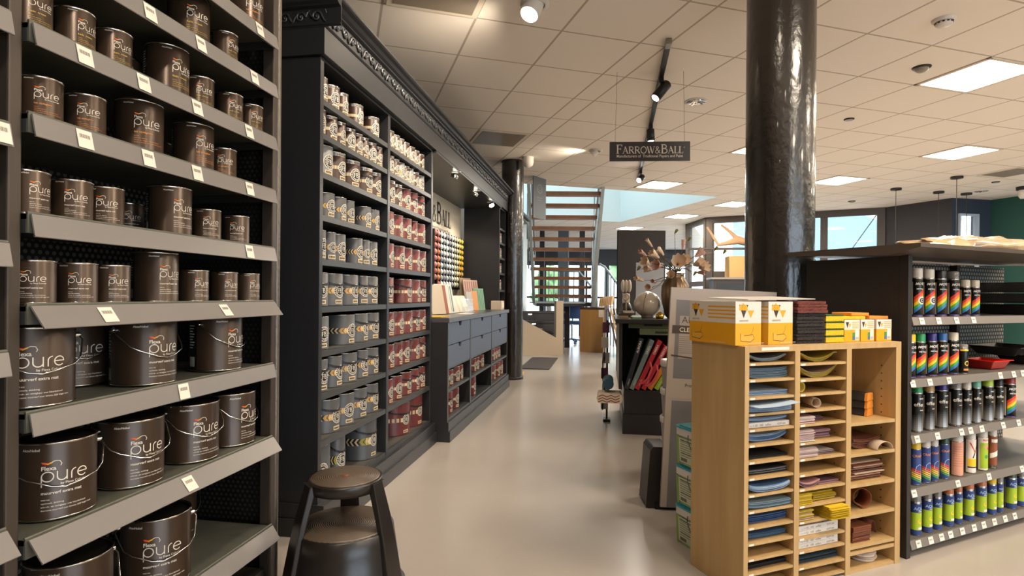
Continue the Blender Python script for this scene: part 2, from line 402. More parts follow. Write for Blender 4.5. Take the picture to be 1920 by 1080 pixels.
for px, py, lab in ((1305, 190, 'round chrome recessed downlight in the ceiling left of the column'), (1840, 358, 'round chrome recessed downlight above the far right window')):
    t = thing('downlight', lab, 'downlight', at_ceiling(px, py))
    MB().lathe([(.098, -.001), (.098, -.006), (.084, -.008)], 30).build('rim', m_plastic_w, t)
    b = MB().lathe([(.084, -.007), (.06, -.002)], 30)
    for k in range(10):
        a = k * math.pi / 5; b.obox((.045 * math.cos(a), .045 * math.sin(a), -.004), (.07, .012, .004), a, ry=.25)
    b.build('reflector', m_chrome, t)
t = thing('security_dome', 'white ball-shaped detector on the ceiling beside the far black column', 'detector', at_ceiling(990, 295))
MB().lathe([(.07, 0), (.07, -.03)], 24).build('mount', m_plastic_w, t)
MB().lathe([(.07, -.03), (.072, -.06), (.06, -.1), (.03, -.125), (.001, -.13)], 24).build('dome', m_plastic_w, t)
# swivelling eyeball spotlight near the top of the picture
p = at_ceiling(1003, 6); t = thing('eyeball_spotlight', 'white swivelling spotlight glowing at the top of the ceiling', 'spotlight', p)
MB().lathe([(.085, -.001), (.085, -.012), (.06, -.014)], 28).build('rim', m_plastic_w, t)
aim = Vector((-.28, -.42, -.85)).normalized(); q = aim.to_track_quat('Z', 'Y').to_matrix().to_4x4()
b = MB().lathe([(.05, -.03), (.056, .01), (.056, .095), (.052, .1)], 26); b.xf(q); b.build('housing', m_plastic_w, t)
b = MB().disc(.052, .094, 24); b.xf(q); b.build('lamp_face', mat('spot_glow', (1, .86, .66), .5, emit=16), t)
lamp('eyeball_beam', 'SPOT', Vector(p) + aim * .13, 75, WARM, .05, Vector(p) + aim * .13 + Vector((-.70, .3, -.60)), 138, 1.0)
aim = Vector((-.55, .35, -.75)).normalized(); q = aim.to_track_quat('Z', 'Y').to_matrix().to_4x4()
for k, (gx_, gy_) in enumerate(((-.50, 2.35), (-.42, 1.35))):  # unseen spotlights added to brighten the upper tins
    t = thing('eyeball_spotlight', ('unseen white swivelling spotlight added above the near end of the dark cabinet', 'unseen white swivelling spotlight added above the steel rack')[k], 'spotlight', (gx_, gy_, CE))
    MB().lathe([(.085, -.001), (.085, -.012), (.06, -.014)], 28).build('rim', m_plastic_w, t)
    b = MB().lathe([(.05, -.03), (.056, .01), (.056, .095), (.052, .1)], 26); b.xf(q); b.build('housing', m_plastic_w, t)
    b = MB().disc(.052, .094, 24); b.xf(q); b.build('lamp_face', mat('spot_glow', (1, .86, .66), .5, emit=16), t)
    pq = Vector((gx_, gy_, CE)) + aim * .13; lamp('eyeball_beam', 'SPOT', pq, 34 if k == 0 else 14, WARM, .05, pq + aim, 120, 1.0)
# second eyeball, lit, close to the ceiling behind the sign
p = at_ceiling(1118, 281); t = thing('eyeball_spotlight', 'small lit ceiling spotlight just left of the hanging sign', 'spotlight', p)
MB().lathe([(.075, -.001), (.075, -.012), (.05, -.02)], 24).build('rim', m_plastic_w, t)
b = MB().lathe([(.045, 0), (.05, .05), (.045, .07)], 22); b.xf(Vector((-.6, .1, -.6)).normalized().to_track_quat('Z', 'Y').to_matrix().to_4x4()); b.build('housing', m_plastic_w, t)
lamp('eyeball_beam', 'SPOT', Vector(p) + Vector((-.07, 0, -.07)), 16, WARM, .04, Vector(p) + Vector((-1.0, .1, -.35)), 110, .8)

# lighting track with three heads
m_blk = mat('black_metal', '1d1b1a', .45, .3)
A0, A1 = Vector(at_ceiling(1252, 82)), Vector(at_ceiling(1197, 336))
dr = (A1 - A0); L = dr.length; ang = math.atan2(dr.y, dr.x)
t = thing('lighting_track', 'long black lighting track running across the ceiling over the hanging sign', 'lighting track', A0, ang)
MB().box(0, L, -.018, .018, -.034, -.001).build('rail', m_blk, t, bevel=.003)
MB().box(-.09, 0, -.02, .02, -.038, -.001).build('power_feed', mat('pale_metal', '8f8a83', .4, .4), t, bevel=.004)
def track_head(px, py, dirv, lab, size, lit):
    s = (at(px, py, Z=CE) - A0).dot(dr) / L
    c = A0 + dr * (s / L)
    t = thing('track_spotlight', lab, 'spotlight', (c.x, c.y, CE - .034), 0, 'spotlights on the black track')
    MB().box(-.018, .018, -.018, .018, -.035, -.001).tube([(0, 0, -.03), (0, 0, -.085)], .006).build('bracket', m_blk, t)
    d = Vector(dirv).normalized(); q = Matrix.Translation((0, 0, -.1)) @ d.to_track_quat('Z', 'Y').to_matrix().to_4x4()
    b = MB().lathe([(.001, -size), (.034, -size), (.038, -size + .005), (.038, size), (.034, size)], 24); b.xf(q); b.build('housing', m_blk, t)
    b = MB().disc(.033, size - .004, 20); b.xf(q)
    b.build('lamp_face', mat('track_glow' if lit else 'track_dim', (1, .92, .95), .4, emit=40 if lit else 1.2), t)
    pos = Vector((c.x, c.y, CE - .134)) + d * (size + .02)
    lamp('track_beam', 'SPOT', pos, 45 if lit else 26, NEUT, .03, pos + d, 60, .7)
track_head(1241, 138, (-.55, -.35, -.75), 'nearest black cylinder spotlight on the track', .085, False)
track_head(1226, 228, (.05, -.1, -1), 'middle black cylinder spotlight pointing straight down, above the sign', .06, False)
track_head(1201, 316, (-.5, -.75, -.6), 'farthest black spotlight on the track, shining brightly below the sign', .06, True)

# hanging sign
m_sign = mat('sign_board', '2e2521', .45); m_cream = mat('cream_print', 'd8cdbb', .6)
sc0 = at(1218, 284, D=4.3); sw, sh_ = .605, .147
t = thing('hanging_sign', 'dark brown hanging sign with cream serif lettering, under the black track', 'sign', (sc0.x, sc0.y, sc0.z), R(6))
MB().box(-sw / 2, sw / 2, -.006, .006, -sh_ / 2, sh_ / 2).build('board', m_sign, t)
f = Flat(); wd, wl = serif_word('FARROW&BALL'); k = .505 / wl
wd = [[(x * k, y * k) for x, y in p] for p in wd]; f.polys(wd, -sw / 2 + .05, -.017)
f.ring(.258, .028, .003, .0045, 0, 1, 10)
ln = text2d('Manufacturers of  Traditional Papers and Paint', 1, .012); mx = max(x for p in ln for x, y in p); ln = [[(x * .5 / mx, y * .030) for x, y in p] for p in ln]
f.polys(ln, -sw / 2 + .052, -.046)
new('lettering', f.mesh('lettering', [m_cream], lift=.0068), t)
for s in (-1, 1):
    MB().tube([(s * .26, 0, sh_ / 2), (s * .26, 0, sh_ / 2 + .02), (s * .25, 0, CE - sc0.z - .001)], .0012, 6).build('wire', m_blk, t)

# far room: dark walls, windows
m_dwall = mat('charcoal_wall', '37363a', .7); m_gwall = mat('green_wall', '24524a', .7); m_bwall = mat('navy_wall', '2c3a4c', .7)
def wall(name, a, b, z0, z1, m, th=.12, kind=True):
    a, b = Vector(a), Vector(b); d = b - a; L = d.length
    o = MB().box(0, L, 0, th, z0, z1).build(name, m, None, (a.x, a.y, 0), math.atan2(d.y, d.x))
    return struct(o) if kind else o
W1, W2, W3, W4 = (5.21, 11.68), (5.81, 10.69), (6.58, 11.0), (6.98, 10.2)
def seg(a, b, t): return (a[0] + (b[0] - a[0]) * t, a[1] + (b[1] - a[1]) * t)
wall('wall_right_a', W1, W2, 0, CE, m_dwall)
wall('wall_right_b', seg(W2, W3, 0), seg(W2, W3, .15), 0, CE, m_bwall); wall('wall_right_c', seg(W2, W3, .66), W3, 0, CE, m_bwall)
wall('wall_right_d', seg(W2, W3, .15), seg(W2, W3, .66), 2.52, CE, m_bwall); wall('wall_right_e', seg(W2, W3, .15), seg(W2, W3, .66), 0, .8, m_bwall)
W5 = grid(19.05, -14); KW = 1.6 / math.hypot(W5[0] - W3[0], W5[1] - W3[1]) 
wall('wall_right_f', W3, seg(W3, W5, KW * .42), 0, CE, m_gwall)
wall('wall_right_g', seg(W3, W5, KW * .42), seg(W3, W5, KW), 2.25, CE, m_gwall); wall('wall_right_h', seg(W3, W5, KW * .42), seg(W3, W5, KW), 0, .8, m_gwall)
wall('wall_right_i', seg(W3, W5, KW), W5, 0, CE, m_gwall)
m_glass = mat('window_glass', (.75, .9, .95), .02, alpha=.10, spec=.6)
m_wframe = mat('white_frame', 'aebccb', .5); m_fr = mat('bronze_frame', '4d4743', .5, .2)
def window(name, a, b, z0, z1, fm, bar=.05, mull=(), trans=()):
    a, b = Vector(a), Vector(b); d = b - a; L = d.length
    t = bpy.data.objects.new(name, None); C.objects.link(t); t.location = (a.x, a.y, 0); t.rotation_euler = (0, 0, math.atan2(d.y, d.x)); struct(t)
    f = MB().box(0, bar, -.03, .06, z0, z1).box(L - bar, L, -.03, .06, z0, z1).box(bar, L - bar, -.03, .06, z0, z0 + bar).box(bar, L - bar, -.03, .06, z1 - bar, z1)
    for q in mull: f.box(q - bar / 2, q + bar / 2, -.02, .05, z0 + bar, z1 - bar)
    for q in trans: f.box(bar, L - bar, -.02, .05, q - bar / 2, q + bar / 2)
    f.build('window_frame', fm, t); MB().box(bar, L - bar, .01, .016, z0 + bar, z1 - bar).build('pane', m_glass, t)
    return t
window('window_1', seg(W2, W3, .15), seg(W2, W3, .66), .8, 2.52, m_wframe, .03, ())
window('window_2', seg(W3, W5, KW * .42), seg(W3, W5, KW), .8, 2.25, m_wframe, .06, (.5,))
# glazed partition in bronze frames, from left of the column to the dark wall
G1, G2, G3 = (1.92, 13.84), (2.155, 12.76), W1
t = window('window_3', G1, G2, 0, CE, m_fr, .11, (), (1.35,)); t = None
gl = window('window_4', G2, G3, 0, CE, m_fr, .13, (on_plane(1333, 450, G2, math.atan2(G3[1] - G2[1], G3[0] - G2[0]))[0], 1.0, on_plane(1545, 450, G2, math.atan2(G3[1] - G2[1], G3[0] - G2[0]))[0]), (1.55,))
window('window_20', G1, (3.05, 21.4), 0, CE, m_fr, .1, (2.4, 4.9), (1.35,))
# far glass front
wall('wall_far_lintel', (-6, 20.5), (3.2, 21.5), 2.25, CE, mat('dark_lintel', '3b3d42', .6), .3)
FW0, FW1 = (-6, 20.5), (3.1, 21.45)
for i in range(6):
    window('window_%d' % (5 + i), seg(FW0, FW1, i / 6), seg(FW0, FW1, (i + 1) / 6), 0, 2.25, mat('dark_frame', '33363c', .5), .07, (.76,), (1.0,))
struct(MB().box(-6.2, -6, -5, 30, 0, CE).build('wall_left', m_dwall)); struct(MB().box(-6, 3.2, -4.6, -4.5, 0, CE).build('wall_back_added', mat('back_wall_beige', 'a3968a', .8))); struct(MB().box(-2.3, -2.18, -2.5, 8.6, 0, CE).build('wall_cabinet', mat('grey_wall', '8d8880', .8)))  # back wall: unseen, added to keep the sky out of the column's reflections

# outdoors: lawn, hedge trees and a neighbouring roof seen through the panes
struct(MB().box(-60, 80, 30.01, 120, -.3, -.1).box(14.01, 80, -30, 30, -.3, -.1).build('ground', mat('paving', 'a3a39b', .9, var=.1, vscale=.5)))
m_leaf = mat('tree_leaves', '9cc481', .8, var=.3, vscale=1.5); m_trunk = mat('bark', '5a4a3a', .9)
def tree(x, y, h, r, lab):
    t = thing('tree', lab, 'tree', (x, y, -.1), random.random() * 6, 'trees outside the windows')
    MB().tube([(0, 0, 0), (.05, .03, h * .5), (0, 0, h * .8)], [.16, .12, .05], 8).build('trunk', m_trunk, t)
    b = MB()
    for k in range(26):
        a = random.uniform(0, 6.28); q = random.uniform(0, r * .75); z = h * .68 + random.uniform(-r, r) * .75
        b.sphere((q * math.cos(a), q * math.sin(a), z), random.uniform(.25, .45) * r, 9, 0, (1, 1, .8), 6)
    random.seed(int(x * 10) + 3)
    for i, v in enumerate(b.v): b.v[i] = tuple(c + random.uniform(-.09, .09) * r for c in v)
    b.build('foliage', m_leaf, t)
for x, y, h, r, lab in ((-3.1, 31.5, 2.6, 1.1, 'small leafy green tree outside, seen through the left of the steel stairs'), (1.5, 33, 4.0, 1.5, 'pale green tree outside, right of the steel stairs'), (10.6, 20.5, 3.0, .9, 'light green tree outside the far right window, left one'), (14.4, 22.5, 3.2, 1.1, 'light green tree outside the far right window, right one')):
    tree(x, y, h, r, lab)
t = thing('neighbouring_building', 'blue grey pitched-roof building outside, seen through the far window', 'building', (12.3, 31, -.1), R(-16))
MB().box(-5, 3.4, -3, 3, 0, 3.0).build('wall', mat('pale_brick', 'b9c6cf', .8), t)
MB().prism([(-5.4, 3.0), (3.8, 3.0), (-2.0, 6.0), (-5.4, 6.0)], -3.4, 3.4, 'Y').build('roof', mat('blue_roof', '86b2c6', .6), t)

# columns
def column_mat():
    return mat('black_gloss_paint', '1b1511', .26, .0, bump=.4, bscale=26, stretch=(1, 1, .6), spec=.7, coat=.3)
m_col = column_mat()
def column(x, y, r, lab):
    t = thing('column', lab, 'column', (x, y, 0))
    MB().lathe([(r, 0), (r, CE)], 64).build('shaft', m_col, t)
    MB().lathe([(r + .001, 0), (r + .012, .0), (r + .012, .03), (r, .034)], 48).build('base_ring', m_blk, t)
    MB().lathe([(r, CE - .012), (r + .008, CE - .01), (r + .008, CE - .001)], 48).build('ceiling_ring', m_blk, t)
c1 = at(1460, 553, D=2.98); column(c1.x, c1.y, .168, 'large glossy black round column rising behind the wooden sandpaper rack')
column(-1.183, 7.14, .142, 'glossy black round column at the far end of the dark cabinet')

t = thing('cross_bracing', 'thin crossed steel bracing rods outside the window right of the column', 'bracing', (4.62, 12.5, 0), R(-19))
MB().tube([(-.9, 0, 0.1), (.75, 0, 2.75)], .011).tube([(.75, .04, 0.1), (-.9, .04, 2.75)], .011).build('rods', m_dkmetal, t)

for k, (x, y, lab) in enumerate(((-.35, .25, 'unseen downlight added over the aisle between the steel rack and the beech rack'), (.9, .9, 'unseen downlight added over the open floor in front of the beech rack'), (-.4, -1.5, 'unseen downlight added over the near end of the aisle'), (.55, 2.1, 'unseen downlight added right above the beech rack'))):  # unseen downlights, added so the floor bounces more light onto the ceiling
    t = thing('downlight', lab, 'downlight', (x, y, CE)); MB().lathe([(.098, -.001), (.098, -.006), (.084, -.008)], 30).build('rim', m_plastic_w, t); MB().lathe([(.084, -.007), (.06, -.002), (.001, -.002)], 30).build('reflector', mat('spot_glow', (1, .86, .66), .5, emit=16), t)
    lamp('added_downlight_beam', 'SPOT', (x, y, CE - .02), (38, 26, 40, 14)[k], WARM, .06, (x, y, 0), 150, .8)
for k, (px, D, w_, m_) in enumerate(((1056, 14.5, .13, mat('blue_grey_column', '4a5560', .6)), (1016, 15, .06, mat('dark_post', '24272c', .5)), (1091, 15, .07, mat('dark_post', '24272c', .5)))):
    p = at(px, 553, D=D); t = tag(MB().box(-w_, w_, -w_, w_, 0, CE).build('structural_post', m_, None, (p.x, p.y, 0)), ('wide blue grey square column', 'slim dark post at left', 'slim dark post at right')[k] + ' seen through the open steel stairs', 'column')

pa, pb = at(972, 553, D=11.7), at(988, 553, D=13.6)
d = Vector((pb.x - pa.x, pb.y - pa.y)); struct(MB().box(0, d.length, 0, .08, 0, CE).build('wall_stair_side', m_white, None, (pa.x, pa.y, 0), math.atan2(d.y, d.x)))

# ================================================================== STEEL RACK WITH BROWN PAINT TINS (left)
m_post = mat('rack_post', '4a423c', .4, .4, bump=.05, bscale=90); m_tubep = mat('rack_tube', '6a6259', .35, .5, bump=.25, bscale=60)
m_shelf = mat('galvanised_shelf', '6e6f66', .45, .5, var=.08, vscale=20); m_shend = mat('shelf_end', '4a4d50', .4, .5)
m_rail = mat('price_rail', '827d7a', .38, .15); m_paper = mat('label_paper', 'e6dccf', .7); m_ink = mat('print_ink', '6b625a', .7)
m_perf = perforated('rack_perforated', '0e0d0d', '6e6963', .021, (1, 2), .3)
XR = -1.16; XB = -1.60
RZ = [('A', 1.977), ('B', 1.806), ('C', 1.620), ('D', 1.434), ('E', 1.229), ('F', 1.041), ('G', .820), ('H', .562), ('I', .248)]
RAILT = {'A': [(490, 37)], 'B': [(285, 28), (380, 86), (480, 139)], 'C': [(163, 108), (273, 158), (373, 205), (470, 247)], 'D': [(163, 264), (282, 300), (373, 327), (471, 355)], 'E': [(471, 470)], 'F': [(198, 591), (420, 579)], 'G': [(348, 731)], 'H': [(352, 900)], 'I': []}
fl = Flat(); fl.rect(-.019, .019, -.021, .021, 0, 0)
for k in range(13): fl.rect(-.0135 + k * .0021, -.0135 + k * .0021 + (.0013 if k % 3 else .0008), .002, .011, 1, 1)
price_me = fl.mesh('price_label', [m_paper, m_ink], lift=.0006)
def rack(name, label, y0, y1, rows, tags, cap):
    t = thing(name, label, 'shelving rack', (0, 0, 0))
    for yy, nm in ((y1, 0),):
        MB().box(XR - .055, XR - .012, yy + .006, yy + .034, 0, 2.6).build('upright', m_post, t, bevel=.004)
        if cap: MB().tube([(XR - .02, yy + .046, 0), (XR - .02, yy + .046, 2.6)], .012, 14).build('upright_tube', m_tubep, t)
        MB().box(XB, XB + .03, yy + .006, yy + .034, 0, 2.6).build('upright', m_post, t)
    MB().box(XB - .01, XB, y0 + .001, y1 + .006, .05, 2.6).build('back_panel', m_perf, t)
    if cap: MB().box(XB, XR - .06, y1 + .036, y1 + .040, .05, 2.6).build('side_panel', perforated('rack_side_perforated', '0c0b0b', '2c2a28', .019, (0, 2), .28), t)
    MB().box(XB, XR - .03, y0 + .01, y1, .02, .09).build('base_panel', m_post, t)
    for k, z in rows:
        s = MB(); s.box(XB, XR - .004, y0, y1, z - .012, z - .002, 0)
        s.box(XR - .006, XR - .001, y0, y1, z - .04, z, 0); s.box(XB, XR - .006, y0, y0 + .003, z - .04, z - .002, 1); s.box(XB, XR - .006, y1 - .003, y1, z - .04, z - .002, 1)
        s.tube([(XR - .004, y0, z + .0015), (XR - .004, y1, z + .0015)], .0035, 8)
        sh = s.build('shelf', [m_shelf, m_shend], t)
        tl = .030 if k in 'FHI' else .010
        x1 = XR + (.034 if k in 'HF' else tl)
        r = MB().prism([(XR, z - .002), (XR + .004, z - .001), (x1 + .003, z - .046), (x1, z - .047)], y0 + .004, y1 - .002, 'Y')
        r.tube([(x1 + .001, y0 + .004, z - .0465), (x1 + .001, y1 - .002, z - .0465)], .0022, 6)
        r.build('price_rail', m_rail, sh)
        for px, py in tags.get(k, []):
            y = at(px, py, X=XR + .015).y
            o = new('price_label', price_me, sh, ((XR + x1) / 2 + .0055, y, z - .024))
            o.rotation_euler = Vector((1, 0, (x1 - XR) / .045)).to_track_quat('-Y', 'Z').to_euler()
            ang = math.atan2(x1 - XR, .045); o.rotation_euler = (Matrix.Rotation(R(90), 4, 'Z') @ Matrix.Rotation(-ang, 4, 'X')).to_euler()
    return t
rk = rack('shelving_rack', 'tall black and grey steel rack with nine sloped-lip shelves of brown paint tins', .972, 1.838, RZ, RAILT, 1)
rack('shelving_rack', 'neighbouring steel rack cut off by the left edge of the picture', .05, .935, [('A', 1.83), ('B', 1.62), ('C', 1.40), ('D', 1.165), ('E', .95), ('F', .6)], {'C': [(5, 270)]}, 0)

m_tin = mat('brown_tin', '46362a', .3, .4, spec=.6); m_tinlt = mat('brown_tin_sheen', '483628', .27, .35, spec=.6)
m_rim = mat('tin_rim', 'bdb6ac', .2, 1); m_lid = mat('black_lid', '15120f', .35, .2)
m_pt = mat('white_print', 'e2dcd0', .5); m_or = mat('orange_print', 'd98a3c', .5); m_ye = mat('yellow_print', 'c9a93c', .5)
m_lor = mat('logo_orange', 'e86a1c', .5); m_lye = mat('logo_yellow', 'f2b430', .5); m_lre = mat('logo_red', 'c8341f', .5); m_gn = mat('label_black', '0f0e0e', .4)
TM = [m_pt, m_or, m_ye, m_lor, m_lye, m_lre, m_gn, m_tinlt]
def flexa_label(r, h, col, title, lines, side=True):
    f = Flat(); S = r * .272         # letter unit
    x0 = -2.0 * S; yb = h * .50
    f.polys(pure_word(S), x0 + .05 * S, yb, 0)
    f.polys(text2d('Flexa', S * .60, .02), x0, yb + 1.16 * S, 0)
    y = yb + 1.85 * S; k = .62
    f.poly([(x0, y + .25 * S * k), (x0 + .75 * S * k, y - .02 * S), (x0 + .75 * S * k, y - .2 * S * k), (x0 + .25 * S * k, y - .1 * S * k)], 5, 1)
    f.poly([(x0, y + .30 * S * k), (x0 + .4 * S * k, y + .26 * S * k), (x0 + 1.3 * S * k, y + .05 * S * k), (x0 + .75 * S * k, y - .12 * S * k)], 3, 2)
    f.poly([(x0 + .7 * S * k, y), (x0 + 1.5 * S * k, y + .3 * S * k), (x0 + 1.6 * S * k, y + .1 * S * k), (x0 + .9 * S * k, y - .2 * S * k)], 4, 2)
    f.polys(stroke([(x0 + 1.3 * S * k, y + .15 * S * k), (x0 + 1.9 * S * k, y + .42 * S * k), (x0 + 2.5 * S * k, y + .34 * S * k), (x0 + 2.75 * S * k, y - .15 * S * k), (x0 + 2.6 * S * k, y - .5 * S * k)], .07 * S), 0, 0, 0, 1)
    def fit(s, w, sz, x, yy, c, bold=0.0):
        q = text2d(s, sz, bold); mx = max(p[0] for g in q for p in g) or 1; f.polys([[(p[0] * w / mx, p[1]) for p in g] for g in q], x, yy, c)
    fit('by Flexa Colorlab', 2.45 * S, S * .34, x0 + 1.6 * S, yb - .42 * S, 0, .01)
    fit(title, 3.5 * S * (1 if col == 0 else .8), S * .44, x0, yb - 1.32 * S, col, .012)
    for i, s in enumerate(lines): fit(s, (.75, 1.9, 3.9, 4.6)[i] * S, S * .25, x0, yb - (1.95 + .36 * i) * S, col)
    fit('AkzoNobel', 1.6 * S, S * .36, x0 - 1.7 * S, h * .895, 0, .02)
    if side:   # black back strip with fine print and a bar code
        a = -r * 1.75; wd = r * .5
        f.rect(a - wd, a, h * .03, h * .93, 6, 0)
        for k in range(9): f.rect(a - wd * .85, a - wd * (.2 + .3 * (k % 3) / 3), h * (.82 - .05 * k), h * (.835 - .05 * k), 0, 1)
        for k in range(10): f.rect(a - wd * .8 + k * wd * .062, a - wd * .8 + k * wd * .062 + wd * .035, h * .08, h * .26, 0, 1)
    # broad lighter curve sweeping over the label
    pts = [(x0 - 1.6 * S, h * .06), (x0 + 6 * S, h * .06), (x0 + 6 * S, h * .93), (x0 + 2.2 * S, h * .93), (x0 + .8 * S, h * .86), (x0 - .6 * S, h * .70), (x0 - 1.35 * S, h * .5), (x0 - 1.7 * S, h * .3)]
    return f.mesh('label_print', TM, rad=r, step=12), pts
def flexa_can(kind):
    """root + body, lid, rim, label print (and a wire handle on the buckets)"""
    r, h = {'s': (.0405, .094), 'm': (.056, .137), 'b': (.0785, .172), 'B': (.0865, .195)}[kind[0]]
    c = {'w': 0, 'o': 1, 'y': 2}[kind[1]]; title = {'w': 'muurverf extra mat', 'o': 'lak zijdeglans', 'y': 'lak mat'}[kind[1]]
    t = thing('paint_bucket' if kind[0] in 'bB' else 'paint_tin', '', 'paint tin', (0, 0, 0))
    b = MB().lathe([(.001, 0), (r - .003, 0), (r + .0008, .0015), (r, .004), (r, h - .005), (r - .001, h - .002)], 40)
    b.build('body', m_tin, t)
    MB().lathe([(r + .0004, h - .005), (r + .0018, h - .0025), (r + .0008, h), (r - .003, h), (r - .004, h - .004)], 40).build('rim', m_rim, t)
    MB().lathe([(r + .0006, 0), (r + .0016, .0016), (r + .0004, .0034)], 40).build('base_rim', m_rim, t)
    MB().lathe([(r - .0035, h - .003), (r - .006, h - .005), (r - .014, h - .005), (r - .016, h - .002), (.001, h - .002)], 32).build('lid', m_lid, t)
    me, _ = flexa_label(r, h, c, title, ['mooi mat', 'optimale dekking', 'schrob- en reinigbaar met kleurbehoud', 'duurzame muurverf voor binnen, blijft langer mooi'][: 4 if kind[1] == 'w' else 4])
    new('label_print', me, t)
    if kind[0] in 'bB':
        for s in (-1, 1):
            e = MB(); e.tube([(0, s * (r + .001), h * .86), (0, s * (r + .009), h * .86)], .0075, 12); e.sphere((0, s * (r + .009), h * .86), .0045, 8); e.build('handle_ear', m_chrome, t)
        y = r + .007
        P = [(.002, -y, h * .86), (.012, -y * 1.06, h * .80), (r * .62, -r * .98, h * .60), (r * .80, -r * .80, h * .54), (r * 1.03, -r * .30, h * .44), (r * 1.075, 0, h * .415), (r * 1.03, r * .35, h * .45), (r * .82, r * .80, h * .51), (r * .60, r * .99, h * .58), (.012, y * 1.06, h * .80), (.002, y, h * .86)]
        MB().tube(P, .0019, 8).build('handle', m_chrome, t)
    return t, r, h
FC = {}
def put_flexa(kind, px, facing, z, label, group, xc=None, inset=.02, Y=None, edge=1):
    r = {'s': .0405, 'm': .056, 'b': .0785, 'B': .0865}[kind[0]]
    x = XR - inset - r if xc is None else xc
    y = y_of_edge(px, r, x, edge) if Y is None else Y
    y = min(y, 1.838 - r - (.018 if kind[0] in 'bB' else .002))
    if kind not in FC:
        t, _, _ = flexa_can(kind); FC[kind] = t; t['label'] = label; t['group'] = group; t.location = (x, y, z + .002); t.rotation_euler = (0, 0, R(-facing)); return y
    dup(FC[kind], (x, y, z + .002), R(-facing), label, group); return y
RZD = dict(RZ)
FROW = {
 'A': [('mo', 492, 25)],
 'B': [('sy', 300, 5, -1.36), ('my', 390, 25), ('sy', 443, 5)],
 'C': [('sy', 96, 10), ('sy', 176, 2), ('sy', 245, 12), ('sy', 262, 12, -1.33), ('my', 352, 4), ('sy', 399, 30), ('sy', 453, 22), ('sy', 491, 20)],
 'D': [('so', 117, 24), ('so', 197, 34), ('mo', 305, 28), ('so', 321, 24, -1.37), ('mo', 399.6, 12), ('so', 442, 42)],
 'E': [('sw', 94, 2), ('sw', 174, 30), ('sw', 232.5, 38), ('sw', 270, 30, -1.37), ('mw', 359, 8), ('sw', 414, 34), ('sw', 467, 50)],
 'F': [('sw', 106.5, 40), ('sw', 184, 34), ('sw', 245, 21), ('mw', 335, 7), ('sw', 391.7, 15), ('sw', 446, 19), ('sw', 487, 10)],
 'G': [('bw', 143, 28), ('bw', 207, 25, -1.42), ('bw', 332.5, 8), ('bw', 455, -5)],
 'H': [('bw', 185, 29), ('bw', 310.6, 15), ('bw', 412.7, 14), ('bw', 491.5, -2)],
 'I': [('Bw', 217, 22), ('Bw', 361.7, 38), ('bw', 372, 30, -1.44)]}
NM = {'s': 'small', 'm': 'medium', 'b': 'large handled', 'B': 'biggest handled'}
CL = {'w': 'white', 'o': 'orange', 'y': 'yellow'}
SHN = {'A': 'topmost', 'B': 'second', 'C': 'third', 'D': 'fourth', 'E': 'fifth', 'F': 'sixth', 'G': 'seventh', 'H': 'eighth', 'I': 'lowest'}
for k, L in FROW.items():
    front = [c for c in L if len(c) == 3]; prev = None
    for c in L:
        if len(c) == 3:
            n = front.index(c)
            lab = f"{NM[c[0][0]]} brown tin with {CL[c[0][1]]} print, {ordn(n)} from left on {SHN[k]} shelf of steel rack"
        else: lab = f"{NM[c[0][0]]} brown tin standing half hidden at the back of {SHN[k]} shelf of steel rack"
        y = put_flexa(c[0], c[1], c[2], RZD[k], lab, 'brown paint tins on the steel rack', c[3] if len(c) > 3 else None)

# ================================================================== DARK FITTED CABINET
m_cab = mat('charcoal_lacquer', '26272a', .36, spec=.5, bump=.02, bscale=120); m_cabs = mat('charcoal_shelf', '37393b', .4); m_cabd = mat('slate_drawer', '434d61', .42)
m_dust = mat('worn_shelf_top', '4c4a46', .5, var=.25, vscale=14)
XF = -1.24; XK = -1.66
Y0, Y1, Y2 = 2.306, 3.105, 3.945; YN = 6.56; YE = 6.97
FZ = [1.935, 1.785, 1.610, 1.420, 1.222, 1.010, .812, .619, .408, .158]
def shelfcab(name, label, ys, zs, ztop, endpanel=True):
    t = thing(name, label, 'cabinet', (0, 0, 0))
    for i, y in enumerate(ys):
        a, b = (y, y + .03) if i == 0 else (y - .034, y) if i == len(ys) - 1 else (y - .017, y + .017)
        MB().box(XK, XF, a, b, .12, ztop).build('end_panel' if i in (0, len(ys) - 1) else 'divider', m_cab, t, bevel=.002)
    MB().box(XK - .012, XK, ys[0], ys[-1], .12, ztop).build('back_panel', m_cab, t)
    for i in range(len(ys) - 1):
        a = ys[i] + (.03 if i == 0 else .017); b = ys[i + 1] - (.034 if i == len(ys) - 2 else .017)
        for j, z in enumerate(zs):
            s = MB().box(XK, XF - .003, a, b, z - .026, z, 0).add([(XK, a, z + .0004), (XF - .02, a, z + .0004), (XF - .02, b, z + .0004), (XK, b, z + .0004)], [(0, 1, 2, 3)], 1)
            s.build('shelf', [m_cabs, m_dust if z < .9 else m_cabs], t)
        MB().box(XK, XF - .002, a, b, ztop - .012, ztop).build('top_panel', m_cab, t)
    # plinth in two steps
    MB().box(XK, -1.205, ys[0] - .012, ys[-1], .075, .142).box(XK, -1.193, ys[0] - .024, ys[-1], 0, .078).build('plinth', m_cab, t, bevel=.003)
    return t
shelfcab('shelving_cabinet', 'tall dark charcoal cabinet with two bays of grey and red paint tins', (Y0, Y1, Y2), FZ, 2.113)
